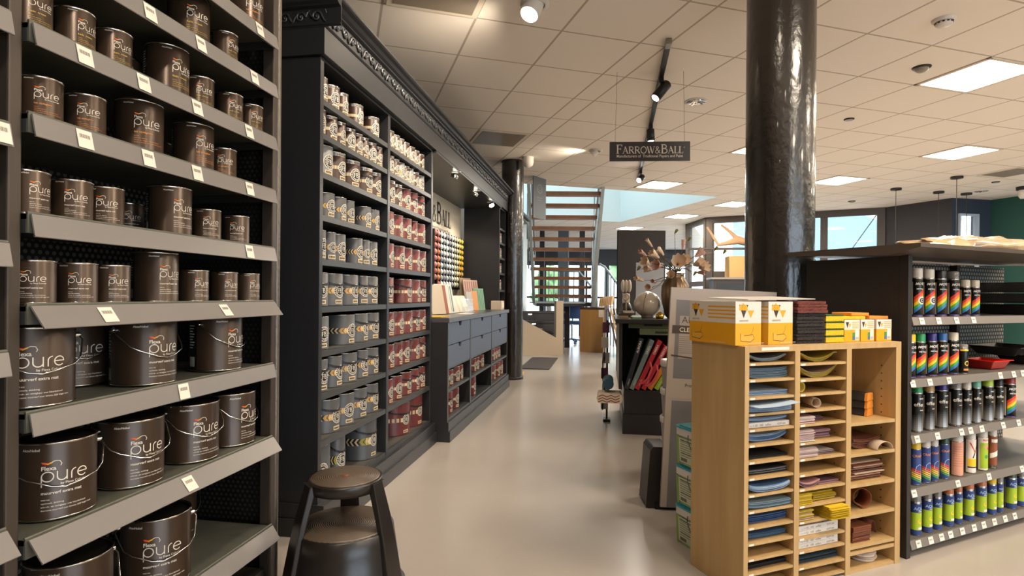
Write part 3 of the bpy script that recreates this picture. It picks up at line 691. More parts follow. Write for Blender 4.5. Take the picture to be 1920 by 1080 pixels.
# third bay past the niche: shelves in the upper part only
t = thing('shelving_cabinet', 'narrow dark cabinet bay between the niche and the far black column', 'cabinet')
MB().box(XK, XF, YN, YN + .03, .9, 2.113).build('end_panel', m_cab, t); MB().box(XK, XF, YE - .03, YE, .9, 2.113).build('end_panel', m_cab, t)
MB().box(XK - .012, XK, YN, YE, .9, 2.113).build('back_panel', m_cab, t)
Z3 = [1.87, 1.70, 1.52, 1.335, 1.13]
for z in Z3: MB().box(XK, XF - .003, YN + .03, YE - .03, z - .024, z).build('shelf', m_cabs, t)
MB().box(XK, XF - .002, YN + .03, YE - .03, 2.10, 2.113).build('top_panel', m_cab, t)

# cornice: header board, carved frieze, stepped crown, one run over all the cabinets
m_frz = mat('carved_frieze', '3c3d40', .26, .25, spec=.9, bump=.15, bscale=200)
t = thing('carved_cornice', 'long dark cornice with carved frieze running above the whole cabinet', 'cornice')
yc0 = Y0 - .015
MB().box(-1.66, -1.215, yc0, YE, 2.115, 2.232).build('header_board', m_cab, t, bevel=.002)
prof = [(-1.66, 2.232), (-1.212, 2.232), (-1.205, 2.238), (-1.205, 2.240), (-1.213, 2.243), (-1.208, 2.313), (-1.19, 2.316), (-1.188, 2.320), (-1.172, 2.326), (-1.160, 2.337), (-1.142, 2.342), (-1.135, 2.347), (-1.135, 2.356), (-1.66, 2.356)]
MB().prism(prof, yc0 - .0, YE, 'Y').build('crown_moulding', m_cab, t)
# return of the moulding along the near end
pr2 = [(yc0, 2.232), (yc0 - .004, 2.238), (yc0 - .01, 2.240), (yc0 - .002, 2.243), (yc0 - .006, 2.313), (yc0 - .024, 2.316), (yc0 - .03, 2.320), (yc0 - .046, 2.326), (yc0 - .058, 2.337), (yc0 - .072, 2.342), (yc0 - .08, 2.347), (yc0 - .08, 2.356), (yc0, 2.356)]
MB().prism(pr2, -1.66, -1.137, 'X').build('crown_return', m_cab, t)
# scroll ornament: repeated raised whorl and leaf along the frieze
b = MB(); n = 0; y = yc0 + .03
def whorl(b, put, s=1):
    P = [put(.025 * (1 - k / 17) * math.cos(k * .62), .025 * (1 - k / 17) * math.sin(k * .62)) for k in range(15)]
    b.tube(P, [.0062 - .0001 * k for k in range(15)], 6)
    b.tube([put(.025, 0), put(.034, s * .018), put(.044, s * .026)], [.006, .005, .002], 6); b.tube([put(-.022, s * .004), put(-.032, -s * .016), put(-.042, -s * .026)], [.006, .005, .002], 6)
    b.sphere(put(0, 0), .007, 7, 0, (1, 1, 1), 5)
while y < YE - .03:
    whorl(b, lambda u, v, y=y: (-1.207, y + u, 2.278 + v), 1 if n % 2 else -1); y += .076; n += 1
b.build('frieze_ornament', m_frz, t)
b = MB(); x = -1.25; n = 0
while x > -1.62:
    whorl(b, lambda u, v, x=x: (x + u, yc0 - .007, 2.278 + v), 1 if n % 2 else -1); x -= .076; n += 1
b.build('frieze_ornament', m_frz, t)
# niche: back wall, soffit, far cheek
m_niche = mat('niche_cream', 'cfc6b6', .75)
struct(MB().box(-1.80, -1.712, Y2, YN, .86, 2.17).build('wall_niche', m_niche))
t = thing('niche_canopy', 'dark soffit board with spotlights above the counter niche', 'soffit')
MB().box(-1.712, -1.216, Y2 + .002, YN - .002, 2.096, 2.113).build('soffit', m_cab, t)
for i, (px, py) in enumerate(((855, 322), (893, 357), (920, 379))):
    p = at(px, py, Z=2.096)
    q = thing('soffit_spotlight', ('nearest', 'middle', 'farthest, brightly lit')[i] + ' small chrome spotlight under the niche soffit', 'spotlight', (p.x, p.y, 2.0945), 0, 'spotlights under the niche soffit')
    MB().lathe([(.042, -.0005), (.042, -.006), (.028, -.008)], 22).build('bezel', m_chrome, q)
    aim = Vector((-.35, .1, -.9)).normalized() if i < 2 else Vector((.35, -.5, -.8)).normalized()
    mq = aim.to_track_quat('Z', 'Y').to_matrix().to_4x4()
    b = MB().lathe([(.024, .02), (.032, .03), (.03, .052)], 20); b.xf(mq); b.build('housing', m_chrome, q)
    b = MB().disc(.028, .05, 18); b.xf(mq); b.build('lamp_face', mat('soffit_glow', (1, .86, .66), .4, emit=22), q)
    lamp('soffit_beam', 'SPOT', Vector((p.x, p.y, 2.096)) + aim * .07, 14, WARM, .02, (p.x - .32, p.y + .1, 1.2), 110, .8)
# serif lettering on the niche wall
f = Flat(); wd, wl = serif_word('FARROW&BALL', 1)
ye = at(847, 430, X=-1.70).y; k = 1.62 / wl
f.polys([[(x * k, y * k * 1.0) for x, y in p] for p in wd], 0, 0)
t = thing('wall_lettering', 'raised black serif lettering on the cream niche wall, partly hidden by the cabinet', 'lettering', (-1.7105, ye - 1.62, at(848, 430, X=-1.70).z), R(90))
new('letters', f.mesh('letters', [mat('black_letters', '2a2522', .5)], lift=.004), t)
f = Flat(); ln = text2d('Manufacturers of Traditional Papers and Paint', 1, .0); mx = max(x for p in ln for x, y in p); f.polys([[(x * 1.4 / mx, y * .045) for x, y in p] for p in ln], .2, -.06)
new('tagline', f.mesh('tagline', [m_ink], lift=.002), t)
# colour sample board: rows of glossy painted balls on a dark rack
ca = at(813, 505, X=-1.69); cb = at(863, 505, X=-1.69); ztop = at(862, 449, X=-1.69).z; zbot = at(862, 540, X=-1.69).z
t = thing('colour_sample_board', 'dark rack of many small coloured paint sample pots on the niche wall', 'sample board', (-1.70, 0, 0))
rows, cols = 9, 11; yy0 = ca.y - .10; dy = (cb.y - yy0) / cols; dz = (ztop - zbot) / rows
MB().box(-.01, 0, yy0 - .02, cb.y + .02, zbot - .02, ztop + .004).build('backing', m_blk, t)
b = MB()
for c in range(cols + 1): b.box(0, .05, yy0 + c * dy - .003, yy0 + c * dy + .003, zbot, ztop)
for rr in range(rows + 1): b.box(0, .018, yy0, cb.y, zbot + rr * dz - .003, zbot + rr * dz + .003)
b.build('rack_wires', m_blk, t)
PAL = {0: 'b5643c', 1: 'b8674a', 2: 'a8584a', 3: 'a85f5c', 4: 'c07a35'}
rnd = random.Random(3)
def samplecol(rw, cl):
    q = cl / (cols - 1)
    if q > .88: return ['c9b84e', 'd0c060', 'c8a93c', 'd8b53a', 'd4a62e', 'cf9d28', 'c8a050', 'd0b070', 'd8b860'][rw]
    if q > .62: return rnd.choice(['cfc9ad', 'bfc0a0', 'd3cfb9', '9ea593', 'c4c1a8', 'b3b59d'])
    if q > .17: return rnd.choice(['a9afb8', 'c2c8c9', '8e96a3', 'b8c7cb', 'd0d3d0', 'a5b8bb', '7f8793'])
    return rnd.choice(['b5643c', 'a8584a', 'a85f6c', 'c07a45', '9c5f5c', 'b77a7c'])
sp0 = MB().sphere((0, 0, 0), min(dy, dz) * .5, 14, 0, (1, 1, 1.0), 10)
pots = 0
for rw in range(rows):
    for cl in range(cols - 1, -1, -1):
        if pots >= 98: continue
        cc = samplecol(rw, cl)
        m = mat('sample_' + cc, cc, .3, coat=.3)
        new('sample_pot', sp0.mesh('sample_pot', m), t, (.03, yy0 + (cl + .5) * dy, ztop - (rw + .5) * dz)); pots += 1

# counter with drawers in the niche
XC = -1.12; CT = .90; YC1 = 6.46
t = thing('drawer_counter', 'low slate grey counter with six drawers and open shelves in the niche', 'counter')
MB().box(-1.7095, XC + .012, Y2 + .001, YC1 + .05, CT - .036, CT).build('counter_top', mat('counter_top', '47464a', .28, spec=.6), t, bevel=.003)
yd = [Y2 + .001, at(883, 620, X=XC).y, at(922.5, 620, X=XC).y, YC1]
for i, y in enumerate(yd):
    a, b = (y, y + .03) if i == 0 else (y - .03, y) if i == 3 else (y - .02, y + .02)
    MB().box(-1.70, XC, a, b, .14, CT - .036).build('end_panel' if i in (0, 3) else 'divider', m_cab, t)
MB().box(-1.705, -1.69, yd[0], yd[-1], .14, CT - .036).build('back_panel', m_cab, t)
MB().box(-1.70, XC + .010, yd[0], yd[-1] + .05, .075, .142).box(-1.70, XC + .022, yd[0], yd[-1] + .06, 0, .078).build('plinth', m_cab, t, bevel=.003)
for i in range(3):
    a, b = yd[i] + .03 - (.01 if i else 0), yd[i + 1] - .02
    for j in range(2):
        z1 = CT - .04 - j * .165; z0 = z1 - .16; c = (a + b) / 2
        n = .045; P = [(a, z0), (b, z0), (b, z1)] + [(c + n, z1), (c + n * .55, z1 - .032), (c - n * .55, z1 - .032), (c - n, z1)] + [(a, z1)]
        d = MB().prism(P, XC - .018, XC - .002, 'X').box(XC - .04, XC - .03, c - n - .01, c + n + .01, z1 - .05, z1 - .002, 1)
        d.build('drawer', [m_cabd, m_gn], t)
    MB().box(-1.69, XC - .003, a, b, .535 - .012, .535).build('drawer_floor', m_cab, t)
    MB().box(-1.69, XC - .003, a, b, .145, .165).build('bottom_shelf', m_cabs, t)
zsh = {0: .375, 1: .375, 2: .375}
for i in range(3): MB().box(-1.69, XC - .003, yd[i] + .02, yd[i + 1] - .02, zsh[i] - .02, zsh[i]).build('shelf', m_cabs, t)

# ================================================================== GREY AND RED TINS
m_fg = mat('grey_tin', '4a4b4e', .42, .1); m_fr_ = mat('oxblood_tin', '5c2626', .4, .1); m_fd = mat('umber_tin', '3a231a', .4, .1)
m_band = mat('cream_band', 'cbb793', .55); m_amber = mat('amber_print', 'c79a4e', .5); m_olive = mat('olive_print', '9c9434', .5); m_str = mat('black_strap', '1a1816', .5); m_sil = mat('silver_top', '8e8b88', .25, .8)
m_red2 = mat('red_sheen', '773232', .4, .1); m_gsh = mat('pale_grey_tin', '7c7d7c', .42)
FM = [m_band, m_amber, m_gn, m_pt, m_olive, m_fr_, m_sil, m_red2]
def fb_label(r, h, col, style):
    f = Flat(); q = min(.034, h * .27, r * .72); cy = h * .47
    if style in 'go':
        f.rect(-r * 1.75, -q * .5, h * .38, h * .56, 2, 0); hh = h * .09; n = 5
        for i in range(n):
            x = -r * 1.62 + i * r * .26; m = 0 if i < 3 else (1 if style == 'g' else 4)
            wv = r * (.11 if i < 3 else .2)
            f.poly([(x, cy + hh), (x + wv, cy + hh), (x - r * .15 + wv, cy), (x - r * .15, cy)], m, 1); f.poly([(x - r * .15, cy), (x - r * .15 + wv, cy), (x + wv, cy - hh), (x, cy - hh)], m, 1)
        f.rect(-r * .62, -r * .30, cy - hh, cy + hh, 0, 1)
    else:
        f.rect(-r * 1.75, -q * .8, h * .41, h * .53, 0, 0)
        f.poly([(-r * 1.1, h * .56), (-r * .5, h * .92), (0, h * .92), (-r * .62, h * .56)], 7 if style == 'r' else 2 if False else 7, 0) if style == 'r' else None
    if style == 'd':
        f.rect(-r * 3.1, r * 3.1, h * .86, h * .97, 6, 0); f.polys(text2d('FARROW & BALL', h * .075), -r * .8, h * .885, 2, 2)
    f.disc(0, cy, q, 2, 2); f.ring(0, cy, q * .93, q, 3, 3, 26); f.ring(0, cy, q * .60, q * .66, 3, 3, 22)
    for k in range(20):
        a = k * math.pi / 10; s = q * .07
        f.poly([(q * .795 * math.cos(a) + s * dx * math.cos(a) - s * dy * .6 * math.sin(a), cy + q * .795 * math.sin(a) + s * dx * math.sin(a) + s * dy * .6 * math.cos(a)) for dx, dy in ((-1.3, -1), (1.3, -1), (1.3, 1), (-1.3, 1))], 3, 3)
    wd, wl = serif_word('FB', q * .62, 1); f.polys(wd, -wl * .52, cy - q * .30, 3, 3)
    f.rect(-.026, .018, h * .07, h * .07 + .019, 0, 2)
    for k in range(5): f.rect(-.021 + .0068 * k, -.0165 + .0068 * k, h * .07 + .005, h * .07 + .014, 2, 3)
    f.rect(-r * 2.25, -r * 1.95, h * .30, h * .42, 3, 1); f.rect(-r * 2.25, -r * 1.95, h * .52, h * .62, 3, 1)
    return f.mesh('label_print', FM, rad=r, step=15)
FBP = {}
def put_fb(style, r, h, strap, x, y, z, facing, label, group, coarse=False):
    key = (style, round(r, 3), h, strap)
    if key not in FBP:
        t = thing('paint_tin', label, 'paint tin', (x, y, z), R(-facing), group)
        body = {'g': m_fg, 'o': m_fg, 'r': m_fr_, 'd': m_fd, 'p': m_gsh}[style]; N = 28
        MB().lathe([(.001, 0), (r - .002, 0), (r + .0008, .0015), (r, .004), (r, h - .004), (r - .001, h - .002)], N).build('body', body, t)
        MB().lathe([(r + .0003, h - .004), (r + .0016, h - .002), (r + .0006, h), (r - .003, h), (r - .004, h - .003), (r - .014, h - .004), (.001, h - .004)], N).build('lid', m_rim if style != 'x' else m_lid, t)
        new('label_print', fb_label(r, h, 0, 'g' if style == 'p' else style), t)
        if strap:
            P = []
            for k in range(13):
                a = R(-92 + 184 * k / 12); dip = math.cos(a) ** .8 if math.cos(a) > 0 else 0
                P.append(((r + .003) * math.cos(a), (r + .003) * math.sin(a), h * (.86 - .22 * dip)))
            b = MB()
            for k in range(12):
                p, q = P[k], P[k + 1]
                b.add([(p[0], p[1], p[2] - .0055), (q[0], q[1], q[2] - .0055), (q[0], q[1], q[2] + .0055), (p[0], p[1], p[2] + .0055)], [(0, 1, 2, 3)])
                b.add([(p[0] * .97, p[1] * .97, p[2] - .0055), (q[0] * .97, q[1] * .97, q[2] - .0055), (q[0] * .97, q[1] * .97, q[2] + .0055), (p[0] * .97, p[1] * .97, p[2] + .0055)], [(3, 2, 1, 0)])
                b.add([p and (p[0], p[1], p[2] - .0055), (q[0], q[1], q[2] - .0055), (q[0] * .97, q[1] * .97, q[2] - .0055), (p[0] * .97, p[1] * .97, p[2] - .0055)], [(0, 3, 2, 1)])
                b.add([(p[0], p[1], p[2] + .0055), (q[0], q[1], q[2] + .0055), (q[0] * .97, q[1] * .97, q[2] + .0055), (p[0] * .97, p[1] * .97, p[2] + .0055)], [(0, 1, 2, 3)])
            for s in (-1, 1): b.tube([(0, s * (r - .001), h * .86), (0, s * (r + .0035), h * .86)], .008, 10)
            b.build('handle', m_str, t)
        FBP[key] = t
    else: dup(FBP[key], (x, y, z), R(-facing), label, group)
# (right edges in the photo, z row, default radius, height, style, strap indices)
BAY1 = [([611.3, 633.9, 650.2, 678.5, 708.3, 722.3], .050, .118, 'd', ()), ([608, 630, 645.6, 664.5, 677.2, 688.3, 703.9, 720], .045, .118, 'd', ()),
        ([622.2, 646.1, 673.3, 697.4, 716.3], .062, .142, 'd', (3,)), ([626.1, 648.1, 661.1, 694.8, 710.4, 722], .054, .118, 'g', ()),
        ([607.6, 628.6, 647.4, 679.2, 691.8, 707.1, 717.7], .052, .136, 'g', ()), ([615.4, 642.9, 671.4, 689.8, 708.7], .072, .155, 'g', (0, 1, 2, 3, 4)),
        ([607.9, 666, 690.6, 711.7], .080, .152, 'g', (2, 3)), ([615.5, 642.8, 670.5, 691.1, 713.5], .075, .150, 'g', (0, 1, 2, 3, 4)),
        ([638.6, 666, 689.6, 712.2], .080, .160, 'g', (0, 2, 3)), ([612.5, 649.3, 712.7], .098, .215, 'o', (1, 2))]
BAY2 = [([736.7, 747.4, 755.2, 765.7, 775.9, 784.4, 793.5, 803.7], .048, .112, 'd', ()), ([737, 745.4, 756.7, 765.9, 772.8, 783.9, 793.7, 800.6], .045, .112, 'd', ()),
        ([739.4, 752.4, 768.7, 781.7, 795], .064, .142, 'd', (3, 4)), ([737.6, 754.6, 770.9, 781.7, 802.8], .075, .142, 'd', ()),
        ([738, 758.9, 772.2, 787, 801.7], .075, .150, 'r', ()), ([738, 772.2, 788.1, 802.8], .085, .158, 'r', (0, 1, 3)), ([739.7, 757, 773.7, 788.3, 799.9], .078, .148, 'r', (3,)),
        ([740.4, 755.4, 769, 787.6, 800.3], .075, .148, 'r', (4,)), ([737.8, 755.4, 772.8, 787.6, 801], .080, .152, 'r', (2, 3, 4)), ([770.9, 801], .125, .212, 'r', (0, 1))]
SN = ['top', 'second', 'third', 'fourth', 'fifth', 'sixth', 'seventh', 'eighth', 'ninth', 'bottom']
def bay(rows, ymin, ymax, zs, bayname, tailn, face0):
    for j, (px, r0, h, st, straps) in enumerate(rows):
        py, pr = None, 0
        for i, p in enumerate(px):
            last = i == len(px) - 1
            r = r0; x = XF - .022 - r; y = y_of_edge(p, r, x)
            cl = .008
            if py is None: y = max(y, ymin + r + .005)
            else:
                g = y - py
                if g < r + pr + cl:
                    r = max(.034, g - pr - cl); y = max(y_of_edge(p, r, XF - .022 - r), py + pr + r + cl)
            if y + r > ymax - .005:
                lo_ = (py + pr + cl) if py else ymin + .005
                r = min(r, (ymax - .005 - lo_) / 2); y = ymax - .005 - r
            r = math.floor(r * 1000) / 1000
            if r < .026: continue
            s = st
            if st == 'd' and ((bayname == 'second' and j == 1 and i in (2, 4, 6)) or (bayname == 'near' and j == 2 and i == 0)): s = 'p'
            if st == 'd' and (j == 3 or (j == 2 and i in (2, 3, 4))) and bayname == 'second': s = 'r'
            cn = {'g': 'grey', 'o': 'grey', 'r': 'dark red', 'd': 'umber', 'p': 'pale grey'}[s]
            lab = f"{cn} tin, {ordn(i)} from left on {SN[j]} shelf of the cabinet's {bayname} bay"
            put_fb(s, round(r, 3), h, i in straps, XF - .022 - round(r, 3), y, zs[j] + .001, face0 + ((i * 37 + j * 17) % 22 - 8), lab, f'{cn} paint tins in the dark cabinet')
            py, pr = y, r
bay(BAY1, Y0 + .03, Y1 - .017, FZ, 'near', '', 8)
bay(BAY2, Y1 + .017, Y2 - .034, FZ, 'second', '', 4)
# far bay, a sliver seen beside the column
for j, z in enumerate(Z3[1:] + [.0]):
    if z == 0: continue
    for i in range(2): put_fb('r', .055, .12, False, XF - .02 - .055, YN + .1 + i * .135, z + .001, 10, f"dark red tin, {ordn(i)} on the {SN[j + 1]} shelf of the narrow far bay", 'dark red paint tins in the far bay')
# tins in the counter
CR = [(0, .375, [843.5, 850, 862.9, 869.4, 875.9], .052, .12), (0, .165, [850, 862.1], .085, .165), (1, .375, [894, 898.7, 908.3, 914.8], .055, .12), (1, .165, [893.5, 914.8], .085, .17), (2, .375, [929, 933.4, 938.9], .055, .12), (2, .165, [930.3, 938.6, 944], .07, .16)]
for (c, z, px, r0, h) in CR:
    lo, hi = yd[c] + .032, yd[c + 1] - .022; py = lo
    for i, p in enumerate(px):
        r = r0; y = max(y_of_edge(p, r, XC - .03 - r), py + r + .008)
        if y + r > hi - .004: break
        put_fb('r', r, h, c == 0 and z < .2 and i == 0, XC - .03 - r, y, z + .001, 4 + 7 * (i % 3), f"dark red tin, {ordn(i)} from left on the {'upper' if z > .3 else 'lower'} open shelf of counter section {ordn(c)}", 'dark red paint tins in the counter')
        py = y + r

# ================================================================== STEP STOOL
m_rub = mat('black_rubber_body', '1e1917', .32, bump=.03, bscale=80, spec=.6)
def ridged():
    m = mat('ridged_rubber', '5b4d40', .38, spec=.6); nt = m.node_tree; b = nt.nodes['Principled BSDF']
    tc = nt.nodes.new('ShaderNodeTexCoord'); wv = nt.nodes.new('ShaderNodeTexWave'); wv.wave_type = 'RINGS'; wv.rings_direction = 'Z'; wv.inputs['Scale'].default_value = 45
    nt.links.new(tc.outputs['Object'], wv.inputs['Vector']); bu = nt.nodes.new('ShaderNodeBump'); bu.inputs['Strength'].default_value = .6; bu.inputs['Distance'].default_value = .002
    nt.links.new(wv.outputs['Fac'], bu.inputs['Height']); nt.links.new(bu.outputs[0], b.inputs['Normal']); return m
m_ridge = ridged()
sc = at(648, 893, D=2.0)
t = thing('step_stool', 'round black two-step kick stool on the floor in front of the dark cabinet', 'step stool', (sc.x, sc.y, 0), R(18))
H1, H2 = .262, .425
MB().lathe([(.205, .0), (.212, .012), (.212, .04), (.200, .05), (.197, .052), (.176, .20), (.168, H1 - .012), (.160, H1 - .004), (.150, H1 - .006)], 56).build('base_skirt', m_rub, t)
MB().lathe([(.162, H1 - .006), (.158, H1 - .001), (.001, H1 - .001)], 48).build('lower_step', m_ridge, t)
MB().lathe([(.112, H2 - .045), (.126, H2 - .04), (.130, H2 - .01), (.127, H2 - .002), (.118, H2 - .002), (.112, H2 - .006)], 48).build('upper_rim', m_rub, t)
MB().lathe([(.120, H2 - .004), (.117, H2 + .001), (.001, H2 + .001)], 48).build('upper_step', m_ridge, t)
MB().lathe([(.014, H2 + .0015), (.010, H2 + .004), (.001, H2 + .004)], 16).build('centre_plug', mat('worn_centre', '7a4a35', .4), t)
for k in range(3):
    a = R((-132.6, -10.6, 109.4)[k] - 18); ca, sa = math.cos(a), math.sin(a); b = MB()
    def leg_sec(r, z, w, th): return [(r * ca - w * sa, r * sa + w * ca, z), (r * ca + w * sa, r * sa - w * ca, z), ((r - th) * ca + w * sa, (r - th) * sa - w * ca, z), ((r - th) * ca - w * sa, (r - th) * sa + w * ca, z)]
    S = [leg_sec(.214, .06, .042, .018), leg_sec(.184, .22, .037, .02), leg_sec(.166, .30, .034, .022), leg_sec(.134, H2 - .006, .028, .026)]
    v = [p for s in S for p in s]; f = [(0, 1, 2, 3), (15, 14, 13, 12)]
    for i in range(3): f += [(i * 4 + j, i * 4 + (j + 1) % 4, i * 4 + 4 + (j + 1) % 4, i * 4 + 4 + j) for j in range(4)]
    b.add(v, f); b.build('leg', m_rub, t, bevel=.004)

# ================================================================== WOODEN SANDPAPER RACK (right)
def wood_mat(name, c1, c2, sc=3.0, axis=(8, 8, .6)):
    m = mat(name, c1, .42, spec=.4); nt = m.node_tree; b = nt.nodes['Principled BSDF']
    tc = nt.nodes.new('ShaderNodeTexCoord'); mp = nt.nodes.new('ShaderNodeMapping'); mp.inputs['Scale'].default_value = axis; nt.links.new(tc.outputs['Object'], mp.inputs[0])
    n = nt.nodes.new('ShaderNodeTexNoise'); n.inputs['Scale'].default_value = sc; n.inputs['Detail'].default_value = 6; n.inputs['Distortion'].default_value = .6; nt.links.new(mp.outputs[0], n.inputs['Vector'])
    r = nt.nodes.new('ShaderNodeValToRGB'); r.color_ramp.elements[0].position = .3; r.color_ramp.elements[1].position = .75
    r.color_ramp.elements[0].color = (*lin(c1), 1); r.color_ramp.elements[1].color = (*lin(c2), 1)
    nt.links.new(n.outputs['Fac'], r.inputs[0]); nt.links.new(r.outputs[0], b.inputs['Base Color']); return m
m_ply = wood_mat('beech_panel', 'b0905f', 'bfa071'); m_edge = mat('beech_edge', 'd3b27c', .5)
UA = R(30.5); UP = (.488, 2.098); UH = .894; UW = .806; UD = .285
def ul(x, y, z): return (UP[0] + x * math.cos(UA) - y * math.sin(UA), UP[1] + x * math.sin(UA) + y * math.cos(UA), z)
t = thing('sandpaper_rack', 'pale beech pigeonhole rack full of sandpaper standing on the floor at right', 'rack', ul(0, 0, 0), UA)
def ux(px, off): return on_plane(px, 700, (UP[0] - off * math.sin(UA), UP[1] + off * math.cos(UA)), UA)[0]   # rack-frame x seen at picture column px
TH = .02
MB().box(0, TH, 0, UD, .0, UH).build('side_panel', m_ply, t, bevel=.001); MB().box(UW - TH - .01, UW, 0, UD, 0, UH).build('side_panel', m_ply, t, bevel=.001)
MB().box(TH, UW - TH - .01, 0, UD, UH - .022, UH).build('top_board', m_ply, t); MB().box(TH, UW - TH - .01, UD - .008, UD, 0, UH - .022).build('back_board', m_ply, t)
D1, D2 = (.236, .260), (.500, .526)
MB().box(D1[0], D1[1], 0, UD - .008, 0, UH - .022).build('divider', m_ply, t); MB().box(D2[0], D2[1], 0, UD - .008, 0, UH - .022).build('divider', m_ply, t)
COL = [(TH, D1[0]), (D1[1], D2[0]), (D2[1], UW - TH - .01)]
ZS = [[.833, .774, .711, .653, .597, .542, .482, .424, .364, .306, .248, .191, .136, .084, .03], [.824, .764, .710, .650, .597, .529, .469, .411, .357, .295, .236, .175, .126, .066, .02], [.584, .463, .343, .225, .105, .082, .012]]
for (a, b), zs in zip(COL, ZS):
    for z in zs:
        if b - a < .23 or True: MB().box(a, b, .003, UD - .008, z - .009 if b < .6 else z - .013, z).build('shelf', [m_ply], t)
# punched peg holes and little grade stickers
b = MB()
for k in range(22):
    for yy in (.06, .2): b.obox((UW - TH - .0105, yy, .12 + k * .032), (.001, .005, .005))
for k in range(20): b.obox((D2[0] - .0005, .05, .06 + k * .04), (.001, .004, .004))
b.build('peg_holes', mat('peg_hole', '4a3a28', .7), t)
b = MB()
for zs, (a, _) in zip(ZS[:2], COL[:2]):
    for z in zs: b.obox((a + .018, .0022, z - .0045), (.022, .0008, .007))
b.obox((.14, -.0005, UH - .011), (.13, .001, .011)); b.build('grade_stickers', m_paper, t)
ms = {k: mat(k, c, .75, var=.05, vscale=30) for k, c in dict(greyblue_paper='8294a0', pale_blue_paper='a2b6cc', blue_paper='4c6b95', navy_paper='2c4270', teal_paper='3d5b6c', black_paper='171514', yellow_paper='b09a35', bright_yellow_paper='c9a80f', pink_paper='b48a8c', mauve_paper='6e4a55', brown_paper='6b3a26', rust_paper='7d4526', beige_paper='b39c86', white_paper='cfc8c0', grey_paper='83878a').items()}
def sheets(name, label, cat, col, slot, n, mats_, x0=.006, x1=None, y0=.02, y1=.25, dz=.0016, curl=0., curlp=2, ragged=.004, twist=0, group=None, side=0):
    """a pile of thin sheets; curl lifts the two side edges, side shifts the lowest point"""
    a, b = COL[col]; z0 = ZS[col][slot] + .001; top = (ZS[col][slot - 1] if slot else UH - .022) - .012
    X0 = a + x0; X1 = (b - .006) if x1 is None else a + x1; w = X1 - X0; mb = MB(); rn = random.Random(hash((col, slot)) % 1000 + n); K = 12
    for i in range(n):
        dx, dy = rn.uniform(-ragged, ragged) * .4, rn.uniform(-ragged, ragged); z = z0 + i * dz
        cur = curl * (1 - .25 * i / max(1, n)); row = []
        for k in range(K + 1):
            u = k / K; s = abs(2 * u - 1 - side) / (1 + abs(side)); zz = z + cur * s ** curlp
            zz = min(zz, top - (n - i) * .0004); ww = w * (1 - .12 * min(1, curl / .03)); row.append((X0 + (w - ww) / 2 + ww * u + max(-.004, min(.004, dx)), zz))
        th = dz * .7; v = []
        for (x, zz) in row: v += [(x, y0 + dy, zz), (x, y1 + dy, zz), (x, y0 + dy, zz + th), (x, y1 + dy, zz + th)]
        f = []
        for k in range(K):
            o = 4 * k; f += [(o, o + 4, o + 5, o + 1)[::-1] and (o, o + 1, o + 5, o + 4), (o + 2, o + 6, o + 7, o + 3), (o, o + 4, o + 6, o + 2), (o + 1, o + 3, o + 7, o + 5)]
        f += [(0, 2, 3, 1), (4 * K, 4 * K + 1, 4 * K + 3, 4 * K + 2)]
        mb.add(v, f, i % len(mats_))
    o = mb.build(name, mats_, None, ul(0, 0, 0), UA); tag(o, label, cat, group); return o
gp = 'sandpaper piles in the beech rack'
S = lambda *k: [ms[q] for q in k]
SP = [(0, 0, 8, S('greyblue_paper', 'grey_paper'), .026, 2.5, 0, 'grey blue curled sandpaper pile in the top left pigeonhole'),
 (0, 1, 22, S('greyblue_paper', 'greyblue_paper', 'teal_paper'), .008, 3, .1, 'thick grey blue sandpaper pile, second slot down in left column'),
 (0, 2, 10, S('pale_blue_paper', 'blue_paper', 'pale_blue_paper'), .0, 2, 0, 'flat pale blue sandpaper pile, third slot down in left column'),
 (0, 3, 12, S('blue_paper', 'pale_blue_paper'), .004, 2, .2, 'blue sandpaper pile under a jutting pale sheet in left column'),
 (0, 5, 16, S('blue_paper', 'pale_blue_paper'), .02, 3, -.1, 'rounded blue sandpaper pile below the white banded pack'),
 (0, 6, 7, S('black_paper'), .0, 2, 0, 'thin black sandpaper pile, upper of two black piles in left column'),
 (0, 7, 12, S('grey_paper', 'black_paper', 'black_paper'), .003, 2, 0, 'black sandpaper pile with grey edges in left column'),
 (0, 8, 14, S('pale_blue_paper', 'blue_paper'), .016, 3, 0, 'curved pale blue sandpaper pile jutting out in left column'),
 (0, 9, 14, S('teal_paper', 'greyblue_paper'), .008, 3, .2, 'grey teal sandpaper pile in left column below the curved pale blue one'),
 (0, 10, 16, S('navy_paper', 'blue_paper'), .004, 3, 0, 'navy blue sandpaper pile low in left column'),
 (0, 11, 10, S('teal_paper', 'blue_paper'), .006, 2, .3, 'dark teal sandpaper pile low in left column above the empty slot'),
 (0, 13, 10, S('black_paper'), .0, 2, 0, 'flat black sandpaper pile at the bottom of left column'),
 (1, 0, 9, S('yellow_paper', 'yellow_paper'), .045, 2.2, 0, 'olive yellow sandpaper curled into a trough in top middle slot'),
 (1, 1, 12, S('yellow_paper', 'yellow_paper', 'beige_paper'), .045, 2.6, 0, 'thick olive yellow sandpaper trough, second middle slot down'),
 (1, 13, 10, S('black_paper', 'teal_paper'), .002, 2, 0, 'flat black sandpaper pile at the bottom of middle column')]
for c, s, n, mm, cu, cp, sd, lab in SP: sheets('sandpaper_pile', lab, 'sandpaper', c, s, n, mm, curl=cu, curlp=cp, side=sd, group=gp, y0=.01 if s in (3, 8, 9) else .03)
o = sheets('sandpaper_sheet', 'single pale grey blue sheet jutting out over the blue pile in left column', 'sandpaper', 0, 3, 2, S('pale_blue_paper'), y0=-.03, y1=.2, curl=.012, side=-.6); o.location.z += .024
